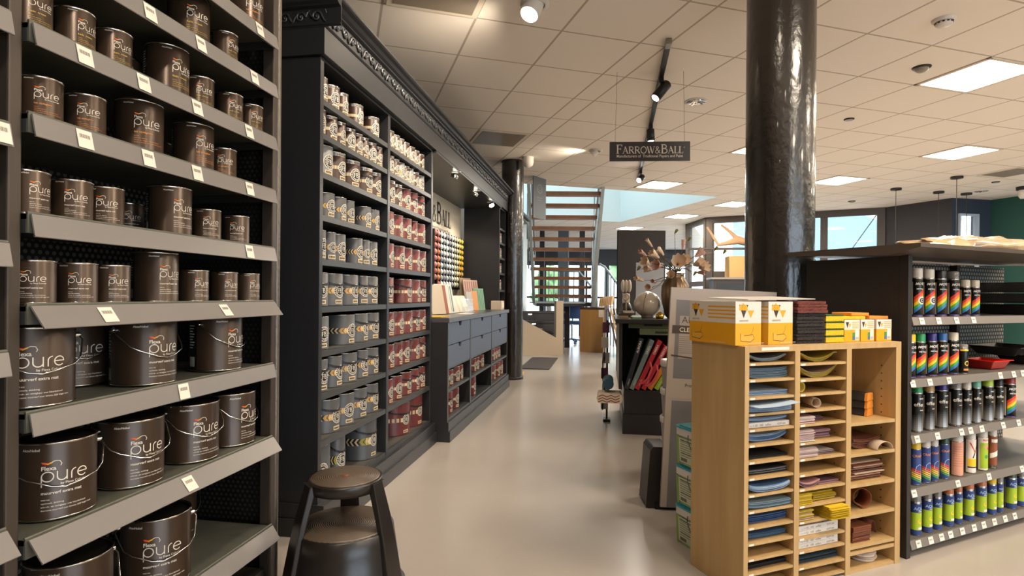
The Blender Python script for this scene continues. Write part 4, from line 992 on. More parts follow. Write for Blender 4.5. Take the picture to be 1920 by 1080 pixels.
def pile(col, slot, x0, x1, n, mm, lab, dz=.0018, curl=0, y0=.01, y1=.13, cat='sandpaper', rag=.006): return sheets('sandpaper_pile', lab, cat, col, slot, n, mm, x0=x0, x1=x1, dz=dz, curl=curl, y0=y0, y1=y1, ragged=rag, group=gp)
pile(1, 4, .004, .085, 15, S('pink_paper', 'white_paper'), 'pale pink sheet pile with neat edges at the left of the upper pink slot'); pile(1, 4, .09, .17, 8, S('mauve_paper'), 'mauve sheets beside the uppermost pale pink pile', y0=.05)
pile(1, 5, .004, .085, 24, S('pink_paper', 'white_paper'), 'tallest pale pink sheet pile in middle column'); pile(1, 5, .088, .2, 18, S('mauve_paper', 'pink_paper'), 'mauve sheet pile right of the tallest pink pile', y0=.04)
pile(1, 6, .004, .1, 20, S('pink_paper', 'white_paper'), 'pale pink sheet pile under the tallest pink one'); pile(1, 6, .105, .21, 8, S('mauve_paper', 'white_paper'), 'loose mauve and white sheets right of the lower pink pile', y0=.03)
pile(1, 8, .006, .115, 9, S('pink_paper', 'mauve_paper'), 'curled rose sheets at the left of the slot below the empty one', curl=.016); pile(1, 8, .12, .225, 7, S('mauve_paper', 'pink_paper'), 'flat rose sheets at the right of the slot below the empty one', y0=.02)
pile(1, 9, .004, .075, 22, S('yellow_paper', 'bright_yellow_paper'), 'olive yellow sheet pile at left, upper of the two yellow slots'); pile(1, 9, .09, .21, 17, S('yellow_paper', 'bright_yellow_paper'), 'olive yellow ragged pile at right, upper of the two yellow slots', y0=.03, rag=.012)
pile(1, 10, .004, .08, 22, S('yellow_paper', 'bright_yellow_paper', 'beige_paper'), 'yellow sheet pile at left, lower of the two yellow slots'); pile(1, 10, .13, .228, 25, S('bright_yellow_paper', 'yellow_paper', 'bright_yellow_paper'), 'bright yellow sheet pile jutting out of the lower yellow slot', y0=-.025, rag=.006)
pile(2, 1, ux(1598, .05) - COL[2][0], ux(1650, .05) - COL[2][0], 9, S('brown_paper', 'rust_paper'), 'brown sandpaper sheets with folded edge, upper of the brown piles', dz=.004, curl=.01, y0=.05, y1=.22)
pile(2, 2, ux(1600, .03) - COL[2][0], ux(1655, .03) - COL[2][0], 17, S('brown_paper', 'beige_paper', 'rust_paper'), 'tall ragged brown sandpaper pile in right column', dz=.0042, y0=.03, y1=.22, rag=.010)
pile(2, 5, .01, .12, 15, S('brown_paper', 'rust_paper'), 'neat brown sandpaper pile near the bottom of right column', dz=.001, y1=.2) if False else None
# brown pile above the double shelf
sheets('sandpaper_pile', 'neat brown sandpaper pile above the double shelf at lower right', 'sandpaper', 2, 4, 14, S('brown_paper', 'rust_paper'), x0=ux(1597, .03) - COL[2][0], x1=ux(1630, .03) - COL[2][0], dz=.0045, y0=.02, y1=.2, group=gp)
# white banded packs
fpk = Flat(); fpk.rect(-.105, .105, -.0085, .0085, 0, 0); fpk.polys(text2d('--- + 30   100   soflex', .012), -.09, -.005, 1); fpk.polys(text2d('SOFT-SIA', .010, .01), .045, -.0045, 1)
m_pack = mat('pack_white', 'd8d4ce', .5)
def pack(col, z, w, lab, first=[None]):
    a, b = COL[col]; x = (a + b) / 2
    t = thing('sandpaper_pack', lab, 'pack', ul(x, .02, z), UA, 'white banded sandpaper packs')
    MB().box(-w / 2, w / 2, 0, .2, 0, .0175).build('pack_body', [m_pack], t, bevel=.002)
    new('printed_edge', fpk.mesh('printed_edge', [m_pack, m_ink], lift=.0008), t, (0, 0, .0088)).scale = (w / .212, 1, 1)
for k in range(3): pack(1, ZS[1][11] + .001 + k * .0185 * .9 if False else ZS[1][11] + .0005 + k * .0163, .205, f"white banded pack, {('lowest', 'middle', 'topmost')[k]} of the upper three in middle column") if False else None
def packs(col, slot, n, nm):
    for k in range(n): pack(col, ZS[col][slot] + .0008 + k * .0178, .205, nm[k])
packs(1, 11, 2, ['white banded pack, lower of two in the upper pack slot', 'white banded pack, top one in the upper pack slot']); packs(1, 12, 2, ['white banded pack, lower of two in the lower pack slot', 'white banded pack, top one in the lower pack slot'])
pack(0, ZS[0][4] + .001, .205, 'white banded pack in the left column under blue sheets')
sheets('sandpaper_pile', 'blue sandpaper pile lying on the white banded pack in left column', 'sandpaper', 0, 4, 8, S('blue_paper', 'pale_blue_paper'), curl=.006, y0=.03, group=gp).location.z += .019
# rolled papers and belts
def roll(name, lab, col, slot, x, r, y0, y1, m, ang=0, n=22, th=.0012, turns=1.4):
    a, _ = COL[col]; z = ZS[col][slot] + r + .0025; P = []
    for k in range(n + 1):
        q = 2 * math.pi * turns * k / n; rr = r * (1 - .22 * k / n); P.append((rr * math.cos(q - 1.6), rr * math.sin(q - 1.6)))
    mb = MB(); v = []
    for p in P: v += [(p[0], y0, p[1]), (p[0], y1, p[1])]
    mb.add(v, [(2 * k, 2 * k + 1, 2 * k + 3, 2 * k + 2) for k in range(n)], 0, True)
    o = mb.build(name, m, None, ul(a + x, 0, z), UA + R(ang)); tag(o, lab, 'sandpaper')
    s = o.modifiers.new('thick', 'SOLIDIFY'); s.thickness = th; return o
roll('sandpaper_roll', 'yellow sandpaper roll at the left of the third middle slot', 1, 2, .028, .0215, .02, .2, ms['yellow_paper'], 0, 20, .002, 1.8)
roll('sandpaper_roll', 'beige sheet loosely rolled in the fourth middle slot down', 1, 3, .09, .020, .01, .18, ms['beige_paper'], -18)
roll('sanding_belt', 'brown sanding belt looped on the shelf in right column', 2, 3, .07, .042, .02, .1, ms['rust_paper'], -20, 26, .0018, 1.0).location.z += .0
bpy.data.objects['sanding_belt'].location = ul(ux(1615, .04), .02, .225 + .045)
def belt(lab, x, z, rx, rz_, m, a0, a1, y0=.02, y1=.09):
    P = arc(0, 0, rx, a0, a1, 18, rz_); v = []
    for p in P: v += [(p[0], y0, p[1]), (p[0], y1, p[1])]
    o = MB().add(v, [(2 * k, 2 * k + 1, 2 * k + 3, 2 * k + 2) for k in range(18)], 0, True).build('sanding_belt', m, None, ul(COL[2][0] + x, 0, z), UA); tag(o, lab, 'sanding belt')
    s = o.modifiers.new('thick', 'SOLIDIFY'); s.thickness = .0018
belt('cream-edged belt arching at the right of the upper brown pile', .18, .3445, .06, .028, ms['beige_paper'], 0, 180, .0, .01) if False else belt('cream-edged curved belt standing on the shelf above the ragged brown pile', ux(1648, .02) - COL[2][0] + .012, .465, .045, .032, ms['beige_paper'], 0, 180, .0, .045)
belt('brown belt hoop standing right of the neat brown pile', ux(1622, .1) - COL[2][0], .108, .018, .05, ms['brown_paper'], 0, 180, .06, .14)
# sanding discs
a = COL[2][0]
for k in range(5):
    o = MB().lathe([(.052, 0), (.053, .004), (.0515, .008), (.001, .0085)], 30).lathe([(.001, 0), (.052, 0)], 30).build('sanding_disc', ms['beige_paper'] if k % 2 else ms['white_paper'], None, ul(ux(1616, .075) + .003 * math.sin(k * 2), .075 + .003 * math.cos(k * 3), .014 + k * .0095))
    tag(o, f"round beige sanding disc, {('lowest', 'second from bottom', 'third from bottom', 'fourth from bottom', 'topmost')[k]} of the pile at the foot of the rack", 'sanding disc', 'round sanding discs at the foot of the rack')
# orange and black sanding blocks
m_ob = mat('orange_foam', 'd9862b', .7); m_bb = mat('black_foam', '2a2421', .8)
for k in range(3):
    t = thing('sanding_block', f"black sanding block with orange end, {('lowest', 'middle', 'topmost')[k]} of three in right column", 'sanding block', ul(ux(1632, .075), .075, .5855 + k * .031), UA, 'black and orange sanding blocks')
    MB().prism([(-.033, 0), (.033, 0), (.026, .029), (-.026, .029)], .011, .13, 'Y').build('grip', m_bb, t); t.rotation_euler = (0, 0, UA + R(18))
    MB().prism([(-.034, 0), (.034, 0), (.027, .0295), (-.027, .0295)], -.0, .0105, 'Y').build('abrasive_end', m_ob, t)
# serrated card strip
b = MB(); P = [(0, .0)]
for k in range(14): P += [(.012, k * .0175 + .002), (.001, (k + 1) * .0175)]
t = thing('corner_strip', 'zigzag edged beech strip standing at the top of the right column', 'strip', ul(D2[1] + .001, .03, .60 + .08), UA)
MB().prism([(0, 0)] + [q for k in range(9) for q in ((.012, k * .02 + .003), (.002, (k + 1) * .02))] + [(0, .18)], 0, .05, 'Y').build('strip_body', m_ply, t)
t.location = ul(D2[1] + .001, .19, .6805); t.rotation_euler = (0, 0, UA)

# things on top of the rack
m_yel = mat('box_yellow', 'e0a008', .45); m_bw = mat('box_white', 'd9d0c6', .5); m_dkp = mat('dark_print', '3a2a20', .5); m_gry = mat('print_grey', '8b7a55', .5); m_lst = mat('stripe_amber', 'dca63a', .5)
BM_ = [m_bw, m_yel, m_dkp, m_lst, m_paper, m_ink]
def sia_face(w, h, logo=True, stripes=False, block=True):
    f = Flat(); f.rect(-w / 2, w / 2, 0, h * .5, 1, 0); f.rect(-w / 2, w / 2, h * .5, h, 0, 0)
    u = h * .17; cx = -w * .12 if not stripes else -w / 2 + u * 1.7
    if logo:
        cy = h * .60
        f.poly([(cx - u * 1.1, cy + u * 1.9), (cx + u * .5, cy + u * 1.9), (cx - u * .3, cy + u * .1)][::-1], 2, 1); f.poly([(cx + u * .35, cy + u * 1.15), (cx + u * 1.5, cy + u * 1.15), (cx + u * .9, cy + u * .1)][::-1], 1, 1)
        f.polys(text2d('sia', u * 1.35, .05), cx - u * 1.05, cy + u * 1.2, 1, 2); f.polys(text2d('ABRASIVES', u * .33), cx - u * 1.05, cy - u * .35, 5, 2)
    if stripes:
        for k in range(4): f.rect(-w / 2 + u * 4.0, w / 2, h * (.60 + .085 * k), h * (.635 + .085 * k), 1, 1)
    if block:
        bx = -w * .30 if not stripes else -w / 2 + u * .6; s = u * 1.9
        f.poly([(bx, h * .10), (bx + s * .9, h * .08), (bx + s * 1.25, h * .16), (bx + s * 1.15, h * .22), (bx + s * .35, h * .21), (bx, h * .28)], 3, 1)
        f.polys(stroke([(bx, h * .27), (bx, h * .10), (bx + s * .9, h * .07), (bx + s * 1.25, h * .15)], h * .012), 0, 0, 2, 2); f.polys(stroke([(bx + s * .3, h * .22), (bx + s * 1.1, h * .24), (bx + s * 1.2, h * .17)], h * .01), 0, 0, 2, 2); f.polys(stroke([(bx + s * .9, h * .24), (bx + s * 1.1, h * .33), (bx + s * 1.15, h * .42)], h * .006), 0, 0, 2, 2)
        f.polys(text2d('www.sia-abrasives.com', h * .05), w * .0, h * .03, 0, 2)
    return f
def carton(lab, x, y, w, d, h, rz=0, left_stripes=True, z=UH):
    t = thing('abrasive_carton', lab, 'carton', ul(x, y, z + .001), UA + rz, 'yellow and white cartons on the beech rack')
    MB().box(0, w, 0, d, 0, h).build('carton_body', [m_bw], t)
    ff = sia_face(w, h); o = new('front_print', ff.mesh('front_print', BM_, lift=.0006), t, (w / 2, 0, 0))
    lf = sia_face(d, h, True, left_stripes); o = new('side_print', lf.mesh('side_print', BM_, lift=.0006), t, (0, d / 2, 0), R(-90))
    return t
carton('larger yellow and white carton overhanging the left corner of the beech rack', -.012, .035, .118, .25, .158)
carton('yellow and white carton second from left on the beech rack', .141, .035, .118, .23, .158)
o = MB().add([(0, 0, 0), (.33, 0, .004), (.33, .22, .012), (0, .22, .006), (0, 0, .003), (.33, 0, .007), (.33, .22, .015), (0, .22, .009)], [(0, 3, 2, 1), (4, 5, 6, 7), (0, 1, 5, 4), (1, 2, 6, 5), (2, 3, 7, 6), (3, 0, 4, 7)]).build('carton_lid', mat('lid_grey', 'b9b4ac', .6), None, ul(.050, .04, UH + .1640), UA)
tag(o, 'loose pale grey cardboard flap lying across the two cartons and maroon pads', 'cardboard')
m_pad = mat('maroon_scour', '6a332b', .95, bump=.6, bscale=220, var=.25, vscale=90); m_padb = mat('black_scour', '2a2524', .95, bump=.7, bscale=220, var=.3, vscale=90)
def pad_mesh(w, d, h, seed):
    rn = random.Random(seed); b = MB(); n = 14; P = []
    for k in range(n): P.append((w * k / (n - 1), rn.uniform(-.0012, .0012)))
    b.prism([(x, rn.uniform(0, .001)) for x, _ in P] + [(x, h - rn.uniform(0, .0015)) for x, _ in P[::-1]], 0, d, 'Y'); return b
for k in range(9):
    o = pad_mesh(.142, .2, .0125, k).build('scouring_pad', m_padb, None, ul(.277 + .002 * math.sin(k * 5), .03 + .002 * math.cos(k * 3), UH + .001 + k * .0128), UA)
    tag(o, f"black scouring pad, {ordn(k)} up in the pile beside the yellow cartons", 'scouring pad', 'black scouring pads')
for k in range(4):
    o = pad_mesh(.150, .2, .0112, k + 20).build('scouring_pad', m_pad, None, ul(.274 + .003 * math.sin(k * 4), .025, UH + .1165 + k * .0113), UA + R(k - 1.5))
    tag(o, f"maroon scouring pad, {ordn(k)} up in the maroon pile above the black pads", 'scouring pad', 'maroon scouring pads')
m_sp = mat('sponge_yellow', 'd9b41a', .9, bump=.5, bscale=150); m_sg = mat('sponge_green', '2f4f2a', .95, bump=.5, bscale=200)
for k in range(4):
    t = thing('sponge', f"yellow sponge with green face, {('lowest', 'second', 'third', 'top')[k]} in the pile on the beech rack", 'sponge', ul(.425, .03, UH + .001 + k * .0272), UA + R((k % 2) * 1.5), 'yellow and green sponges')
    MB().box(0, .098, 0, .13, 0, .0215).build('foam', m_sp, t, bevel=.002); MB().box(0, .098, -.001, .13, .0215, .0268).build('scourer', m_sg, t, bevel=.001)
m_green = mat('print_green', '3f8f4a', .5); m_blue = mat('print_blue', '3c6fa0', .5)
def small_carton(lab, x, w, h, rz=0):
    t = thing('sponge_carton', lab, 'carton', ul(x, .04, UH + .001), UA + rz, 'small yellow and white cartons on the beech rack')
    MB().box(0, w, 0, .16, 0, h).build('carton_body', m_bw, t)
    f = Flat(); f.rect(0, w, 0, h * .55, 1); f.rect(0, w, h * .55, h, 0)
    f.poly([(w * .08, h * .9), (w * .3, h * .9), (w * .19, h * .62)][::-1], 2, 1); f.poly([(w * .28, h * .82), (w * .42, h * .82), (w * .35, h * .62)][::-1], 1, 1)
    for k in range(4): f.rect(w * .5, w * .95, h * (.62 + .085 * k), h * (.65 + .085 * k), 1, 1)
    f.rect(w * .52, w * .68, h * .08, h * .24, 7, 2); f.rect(w * .52, w * .68, h * .24, h * .42, 6, 2); f.rect(w * .52, w * .68, h * .42, h * .52, 3, 2); f.rect(w * .70, w * .96, h * .06, h * .54, 4, 2)
    for k in range(6): f.rect(w * (.73 + k * .035), w * (.745 + k * .035), h * .1, h * .22, 5, 3)
    new('front_print', f.mesh('front_print', BM_ + [m_green, m_blue], lift=.0006), t)
    f2 = Flat(); f2.rect(0, .16, 0, h * .55, 1); f2.rect(0, .16, h * .55, h, 0); new('side_print', f2.mesh('side_print', BM_, lift=.0006), t, (0, .16, 0), R(-90))
small_carton('small yellow and white carton right of the sponges', .535, .085, .087); small_carton('small yellow and white carton in the middle of the rack end', .626, .075, .087)
small_carton('small yellow and white carton at the right end of the rack', .715, .088, .087)
for k, (x, w, m, lab) in enumerate(((.53, .13, m_sp, 'flat yellow sponge sheet lying on the small cartons'), (.69, .115, m_ob, 'orange sanding sponge lying on the rightmost small carton'))):
    o = MB().box(0, w, 0, .1, 0, .012).build('sanding_sponge', m, None, ul(x, .05, UH + .0895), UA + R(2 if k else -2), bevel=.002); tag(o, lab, 'sponge')
o = MB().box(0, .1, 0, .09, 0, .012).build('sanding_sponge', m_ob, None, ul(.60, .06, UH + .103), UA, bevel=.002); tag(o, 'orange sanding sponge resting on the yellow sponge sheet', 'sponge')

# ================================================================== SPRAY CAN GONDOLA (far right)
GAx = R(34); GP = (1.237, 2.56)
def gl_(x, y, z): return (GP[0] + x * math.cos(GAx) - y * math.sin(GAx), GP[1] + x * math.sin(GAx) + y * math.cos(GAx), z)
def gx(px, off): p = (GP[0] - off * math.sin(GAx), GP[1] + off * math.cos(GAx)); return on_plane(px, 600, p, GAx)[0]
m_gon = mat('gondola_dark', '241f1d', .5, bump=.02, bscale=150); m_gsh2 = mat('gondola_shelf', '6a655f', .45, .3); m_grail = mat('gondola_rail', '79726c', .4, .1)
GL = 1.45
t = thing('shelving_gondola', 'dark brown gondola shelving of spray cans at the right edge', 'shelving rack', gl_(0, 0, 0), GAx)
MB().box(-.022, .004, -.008, .03, 0, 1.245).build('upright', m_gon, t, bevel=.002)
MB().box(-.022, -.006, .03, .46, .03, 1.245).build('end_panel', m_gon, t)
MB().box(.05, GL, .335, .345, .05, 1.245).build('back_panel', perforated('gondola_perforated', '100f0f', '8a847b', .024, (0, 2), .34), t)
for x in (.31, .92): MB().box(x, x + .03, .30, .335, 0, 1.245).build('upright', m_gon, t)
MB().prism([(-.10, 1.286), (.50, 1.286), (.50, 1.268), (.02, 1.244), (-.10, 1.270)], -.105, GL, 'X').build('canopy', mat('canopy_brown', '4a4038', .4), t)
gfl = Flat(); gfl.rect(-.0165, .0165, -.014, .014, 0, 0)
for k in range(9): gfl.rect(-.011 + k * .0024, -.0098 + k * .0024, -.001, .006, 1, 1)
gpl = gfl.mesh('price_label', [m_paper, m_ink], lift=.0006)
GZ = [.991, .734, .503, .281, .068]
GT_ = [(1728, 1759.6, 1793, 1825), (1712, 1744, 1780, 1876, 1901, 1918), (1721, 1759, 1804, 1821, 1842, 1882, 1911), (1716, 1798, 1856, 1918), (1725, 1748, 1768, 1785, 1807, 1829, 1847, 1867, 1887, 1905)]
for z, tg in zip(GZ, GT_):
    s = MB().box(.004, GL, .006, .335, z - .012, z - .001).box(.004, GL, .0, .006, z - .03, z).build('shelf', m_gsh2, t)
    MB().prism([(0, z), (-.004, z), (-.013, z - .033), (-.009, z - .034)], .006, GL, 'X').build('price_rail', m_grail, s)
    for px in tg:
        o = new('price_label', gpl, s, (gx(px, -.008), -.0095, z - .0165)); o.rotation_euler = (R(-14), 0, 0)
MB().box(.0, .05, .02, .40, 0, .03).box(GL - .05, GL, .02, .4, 0, .03).build('foot', m_blk, t)
RB = {k: mat('band_' + k, c, .4) for k, c in dict(red='d4341f', orange='e8731f', yellow='f0c51c', green='3f9d3d', blue='2b6fb0', lime='a3bf2a', navy='2a3f7c', cyan='9fc3e8').items()}
m_cb = mat('can_black', '17130f', .3, .3); m_steel = mat('can_steel', 'b0aca6', .25, .9)
CM = [m_pt, RB['red'], RB['orange'], RB['yellow'], RB['green'], RB['blue'], m_gn, m_or, RB['lime'], RB['navy'], RB['cyan'], m_paper, mat('can_brown', '8a4a2a', .4), mat('can_pink', 'd89a80', .5)] + [mat('chrome_fade_%d' % i, tuple(.40 * (1 - i / 9.5) ** 1.6 for _ in range(3)), .3, .6) for i in range(9)]
def spray_label(kind, r, h):
    f = Flat(); W = math.pi * r
    if kind in ('rain', 'wheel', 'thin'):
        n = 5; s = h * .085; y0 = h * .10
        for i in range(n):
            c = (5, 4, 3, 2, 1)[i]; ya = y0 + i * s
            f.poly([(-r * 1.2, ya - h * .02), (r * 1.15, ya + h * .28 + i * .0), (r * 1.15, ya + s + h * .28), (-r * 1.2, ya + s - h * .02)], c, 1)
        f.rect(-r * 1.3, r * 1.3, h * .015, h * .05, 9, 1); f.rect(-r * 1.3, r * 1.3, h * .005, h * .014, 1, 2)
        f.polys(text2d('MOTIP', r * .62, .03), -r * 1.0, h * .82, 0, 2, .25); f.polys(text2d('METALLIC', r * .36, .02), -r * .8, h * .70, 0, 2)
        if kind == 'wheel': f.disc(.2 * r, h * .42, r * .75, 0, 3); f.disc(.2 * r, h * .42, r * .5, 6, 4); f.ring(.2 * r, h * .42, r * .2, r * .3, 0, 5, 12)
        f.rect(-r * 2.2, -r * 1.35, h * .05, h * .9, 11, 1)
    elif kind == 'effect':
        for i in range(9): f.rect(-r * 2.8, r * 2.8, h * (.03 + .05 * i), h * (.08 + .05 * i), 14 + i, 0)
        f.polys(text2d('effect', r * .95, 0), -r * 1.15, h * .66, 0, 1); f.polys(text2d('MOTIP', r * .34, .02), -r * .3, h * .84, 0, 1); f.polys(text2d('chrome', r * .3, .02), -r * .2, h * .55, 0, 1); f.rect(-r * 2.0, -r * 1.5, h * .05, h * .9, 11, 1)
    elif kind == 'crafts':
        f.rect(-r * 1.4, r * 1.4, 0, h, 9, 0); f.polys(text2d('CRAFTS', r * .62, .02), -r * 1.15, h * .78, 7, 1)
        for i in range(6): f.poly([(-r * 1.3, h * (.44 - .055 * i)), (r * 1.2, h * (.30 - .055 * i)), (r * 1.2, h * (.33 - .055 * i)), (-r * 1.3, h * (.48 - .055 * i))], (1, 2, 3, 3, 8, 4)[i], 1)
        f.polys(stroke([(-r * .7, h * .36), (-r * .5, h * .52), (0, h * .58), (r * .6, h * .55), (r * .8, h * .5), (r * .35, h * .45), (r * .5, h * .3), (r * .2, h * .1)], h * .012), 0, 0, 10, 2)
        f.rect(-r * 2.1, -r * 1.45, h * .04, h * .95, 11, 1)
    elif kind == 'aqua':
        f.rect(-r * 2.0, r * 1.6, h * .16, h * .70, 8, 0); f.rect(-r * 2.0, r * 1.6, h * .68, h * .95, 9, 1); f.rect(-r * 2, r * 1.6, 0, h * .16, 9, 1)
        f.polys(text2d('AQUA', r * .80, .02), -r * 1.0, h * .76, 10, 2); f.polys(text2d('PRIMER', r * .28, .02), -r * .3, h * .70, 0, 2)
        f.disc(r * .1, h * .42, r * .45, 3, 1); f.disc(r * .18, h * .44, r * .3, 8, 2); f.rect(-r * .3, r * .9, h * .18, h * .25, 11, 2); f.rect(-r * 2.4, -r * 1.7, h * .03, h * .93, 11, 1)
    elif kind == 'cross':
        f.rect(-r * 1.5, r * 1.5, 0, h, 11, 0); f.polys(stroke([(-r * .8, h * .9), (r * .1, h * .62)], r * .22), 0, 0, 1, 1); f.polys(stroke([(r * .9, h * .92), (-r * .3, h * .45)], r * .22), 0, 0, 6, 1); f.rect(-r * 1.2, r * 1.4, h * .2, h * .42, 3, 1); f.rect(-r * 1.2, r * 1.4, h * .15, h * .19, 6, 1)
    elif kind == 'floral':
        f.rect(-r * 1.5, r * 1.5, 0, h, 11, 0); f.rect(-r * 1.1, r * 1.2, h * .06, h * .84, 8, 1); f.disc(-.1 * r, h * .72, r * .4, 13, 2); f.disc(.4 * r, h * .68, r * .3, 1, 2); f.disc(0, h * .42, r * .38, 4, 2)
        f.polys(text2d('PINTY', r * .4, .03), -r * .7, h * .9, 1, 2)
    elif kind == 'brown':
        f.rect(-r * 1.6, r * 1.6, h * .1, h * .98, 12, 0); f.poly([(-r * 1.3, h * .3), (r * 1.4, h * .45), (r * 1.4, h * .62), (-r * 1.3, h * .45)], 11, 1); f.rect(-r, r, h * .8, h * .9, 11, 1)
    elif kind == 'primer':
        f.rect(-r * 1.5, r * .4, 0, h, 13, 0); f.rect(r * .4, r * 1.6, 0, h, 12, 1)
        for i in range(5): f.poly([(r * .5, h * (.36 - .06 * i)), (r * 1.4, h * (.30 - .06 * i)), (r * 1.4, h * (.34 - .06 * i)), (r * .5, h * (.40 - .06 * i))], (1, 2, 3, 8, 4)[i], 2)
        for i in range(9): f.rect(-r * 1.2, r * .2, h * (.85 - i * .07), h * (.857 - i * .07), 12, 1)
    elif kind == 'dark':
        f.disc(0, h * .42, r * .55, 3, 1); f.disc(0, h * .42, r * .38, 6, 2); f.rect(-r * .7, r * .7, h * .12, h * .2, 7, 1); f.rect(-r * 1.4, r * 1.4, h * .93, h * .99, 3, 1)
    return f.mesh('label_print', CM, rad=r, step=15)
SPC = {}
CAPC = dict(white='cfc6bb', black='1d1b1c', clear='8f8a85', yellow='e0b818', green='1f8a50', purple='2d2170', blue='235a9a', cream='c9bfa9', gold='a8854a', mint='6fae98', lime='a9c236', red='8f2a1e', orange='b8683a', dkgreen='1f3a2a')
def spray(kind, cap, r, h, hc, x, y, z, face, label):
    key = (kind, cap, round(r, 4), h)
    if key not in SPC:
        t = thing('spray_can', label, 'spray can', gl_(x, y, z), GAx + R(face), 'spray cans on the gondola')
        body = m_cb if kind in ('rain', 'wheel', 'thin', 'effect', 'dark') else m_steel
        MB().lathe([(.001, .001), (r - .003, 0), (r, .002), (r, h - .008), (r - .002, h - .003)], 26).lathe([(r + .0002, 0), (r + .001, .0012), (r + .0002, .0025)], 26, 1).build('body', [body, m_steel], t)
        MB().lathe([(r - .001, h - .004), (r + .0006, h - .001), (r - .003, h + .004), (r * .62, h + .010)], 24).build('shoulder', m_steel, t)
        cm = mat('cap_' + cap, CAPC[cap], .35 if cap != 'clear' else .15, alpha=.75 if cap == 'clear' else 1)
        rc = r * .96; MB().lathe([(rc, h + .001), (rc, h + hc - .004), (rc - .003, h + hc), (.001, h + hc)], 24).build('cap', cm, t)
        new('label_print', spray_label(kind, r, h), t); t_ = t
        for o in t.children: pass
        SPC[key] = t
        lp = [o for o in bpy.data.objects if o.parent == t and o.name.startswith('label_print')][0]; lp.rotation_euler = (0, 0, R(-90)); return
    dup(SPC[key], gl_(x, y, z), GAx + R(face), label, 'spray cans on the gondola')
GRW = [
 [('wheel', 'white', 1718, .0225, .163, .042), ('wheel', 'white', 1739.5, .0235, .163, .04), ('rain', 'black', 1762, .0235, .163, .037), ('rain', 'clear', 1786, .0235, .163, .035), ('thin', 'cream', 1808, .021, .130, .032), ('thin', 'cream', 1826, .021, .130, .03)],
 [('rain', 'yellow', 1701.5 + 4, .0225, .150, .034), ('rain', 'green', 1724, .0225, .150, .034), ('rain', 'purple', 1745.5, .0225, .150, .034), ('rain', 'blue', 1765.5, .0215, .150, .034), ('rain', 'cream', 1786, .0225, .150, .034), ('dark', 'clear', 1806, .019, .108, .022)],
 [('effect', 'green', 1719, .0235, .165, .034), ('effect', 'gold', 1742, .0215, .165, .034), ('effect', 'purple', 1766, .0235, .165, .034), ('effect', 'clear', 1792, .0235, .165, .034), ('effect', 'white', 1812, .020, .160, .034), ('effect', 'mint', 1830.5, .020, .16, .034), ('effect', 'lime', 1852, .0235, .16, .034), ('effect', 'black', 1873, .0185, .155, .034), ('rain', 'red', 1893.5, .0245, .160, .034)],
 [('crafts', 'yellow', 1717, .0225, .150, .034), ('crafts', 'white', 1736, .0205, .150, .034), ('crafts', 'white', 1752, .0185, .15, .034), ('crafts', 'dkgreen', 1771, .0205, .15, .034), ('primer', 'white', 1794.5, .0265, .15, .034), ('cross', 'white', 1820, .0225, .152, .034), ('floral', 'white', 1842.5, .0225, .150, .034), ('brown', 'white', 1862, .0185, .150, .034)],
 [('aqua', 'clear', 1718.5, .0225, .140, .032), ('aqua', 'clear', 1740, .0205, .140, .032), ('aqua', 'clear', 1759, .0185, .140, .032), ('aqua', 'orange', 1780, .0215, .140, .032), ('aqua', 'orange', 1798.5, .0165, .140, .032), ('aqua', 'orange', 1817.5, .0225, .140, .032), ('aqua', 'orange', 1841, .0225, .14, .032), ('aqua', 'yellow', 1861, .0195, .14, .032), ('aqua', 'clear', 1876, .015, .14, .032), ('aqua', 'dkgreen', 1897, .0235, .145, .032), ('aqua', 'clear', 1916, .02, .14, .032)]]
KN = dict(wheel='black and rainbow', rain='rainbow striped', thin='short rainbow striped', dark='short dark', effect='slim black', crafts='blue striped', primer='tan labelled', cross='yellow labelled white', floral='flowery green labelled', brown='brown labelled', aqua='blue and lime')
for j, row in enumerate(GRW):
    prev = None
    for i, (k, cap, px, r, h, hc) in enumerate(row):
        y = .012 + r; x = gx(px, y)
        if prev is not None and x - prev[0] < r + prev[1] + .001: x = prev[0] + prev[1] + r + .001
        prev = (x, r)
        if x - r < .006: x = .006 + r; prev = (x, r)
        spray(k, cap, r, h, hc, x, y, GZ[j] + .001, -14, f"{KN[k]} spray can with {cap} cap, {ordn(i)} from left on {('top', 'second', 'third', 'fourth', 'bottom')[j]} gondola shelf")
# clear and black trays, red tray
def tray(name, lab, x, y, z, w, d, h, m, tp=.02, face=0, lipw=.008, lipm=None):
    b = MB(); t_ = .002
    def ringp(s, z): return [(-w / 2 + s, -d / 2 + s, z), (w / 2 - s, -d / 2 + s, z), (w / 2 - s, d / 2 - s, z), (-w / 2 + s, d / 2 - s, z)]
    v = ringp(tp, 0) + ringp(0, h) + ringp(-lipw, h) + ringp(-lipw, h - .004) + ringp(tp + .002, .003) + ringp(.002, h)
    f = [(3, 2, 1, 0), (16, 17, 18, 19)]
    for a, c in ((0, 4), (8, 12)):
        for k in range(4): f.append((a + k, a + (k + 1) % 4, c + (k + 1) % 4, c + k))
    for k in range(4): f.append((4 + k, 4 + (k + 1) % 4, 8 + (k + 1) % 4, 8 + k)); f.append((16 + k, 20 + k, 20 + (k + 1) % 4, 16 + (k + 1) % 4))
    b.add(v, f); o = b.build(name, m, None, gl_(x, y, z), GAx + R(face), bevel=.003); tag(o, lab, 'tray', 'plastic trays on the gondola'); return o
m_clr = mat('smoky_plastic', '4a4642', .12, alpha=.85, coat=.5); m_bkt = mat('black_tray', '262322', .22, coat=.5); m_rt = mat('red_tray', 'c4231b', .25, coat=.4)
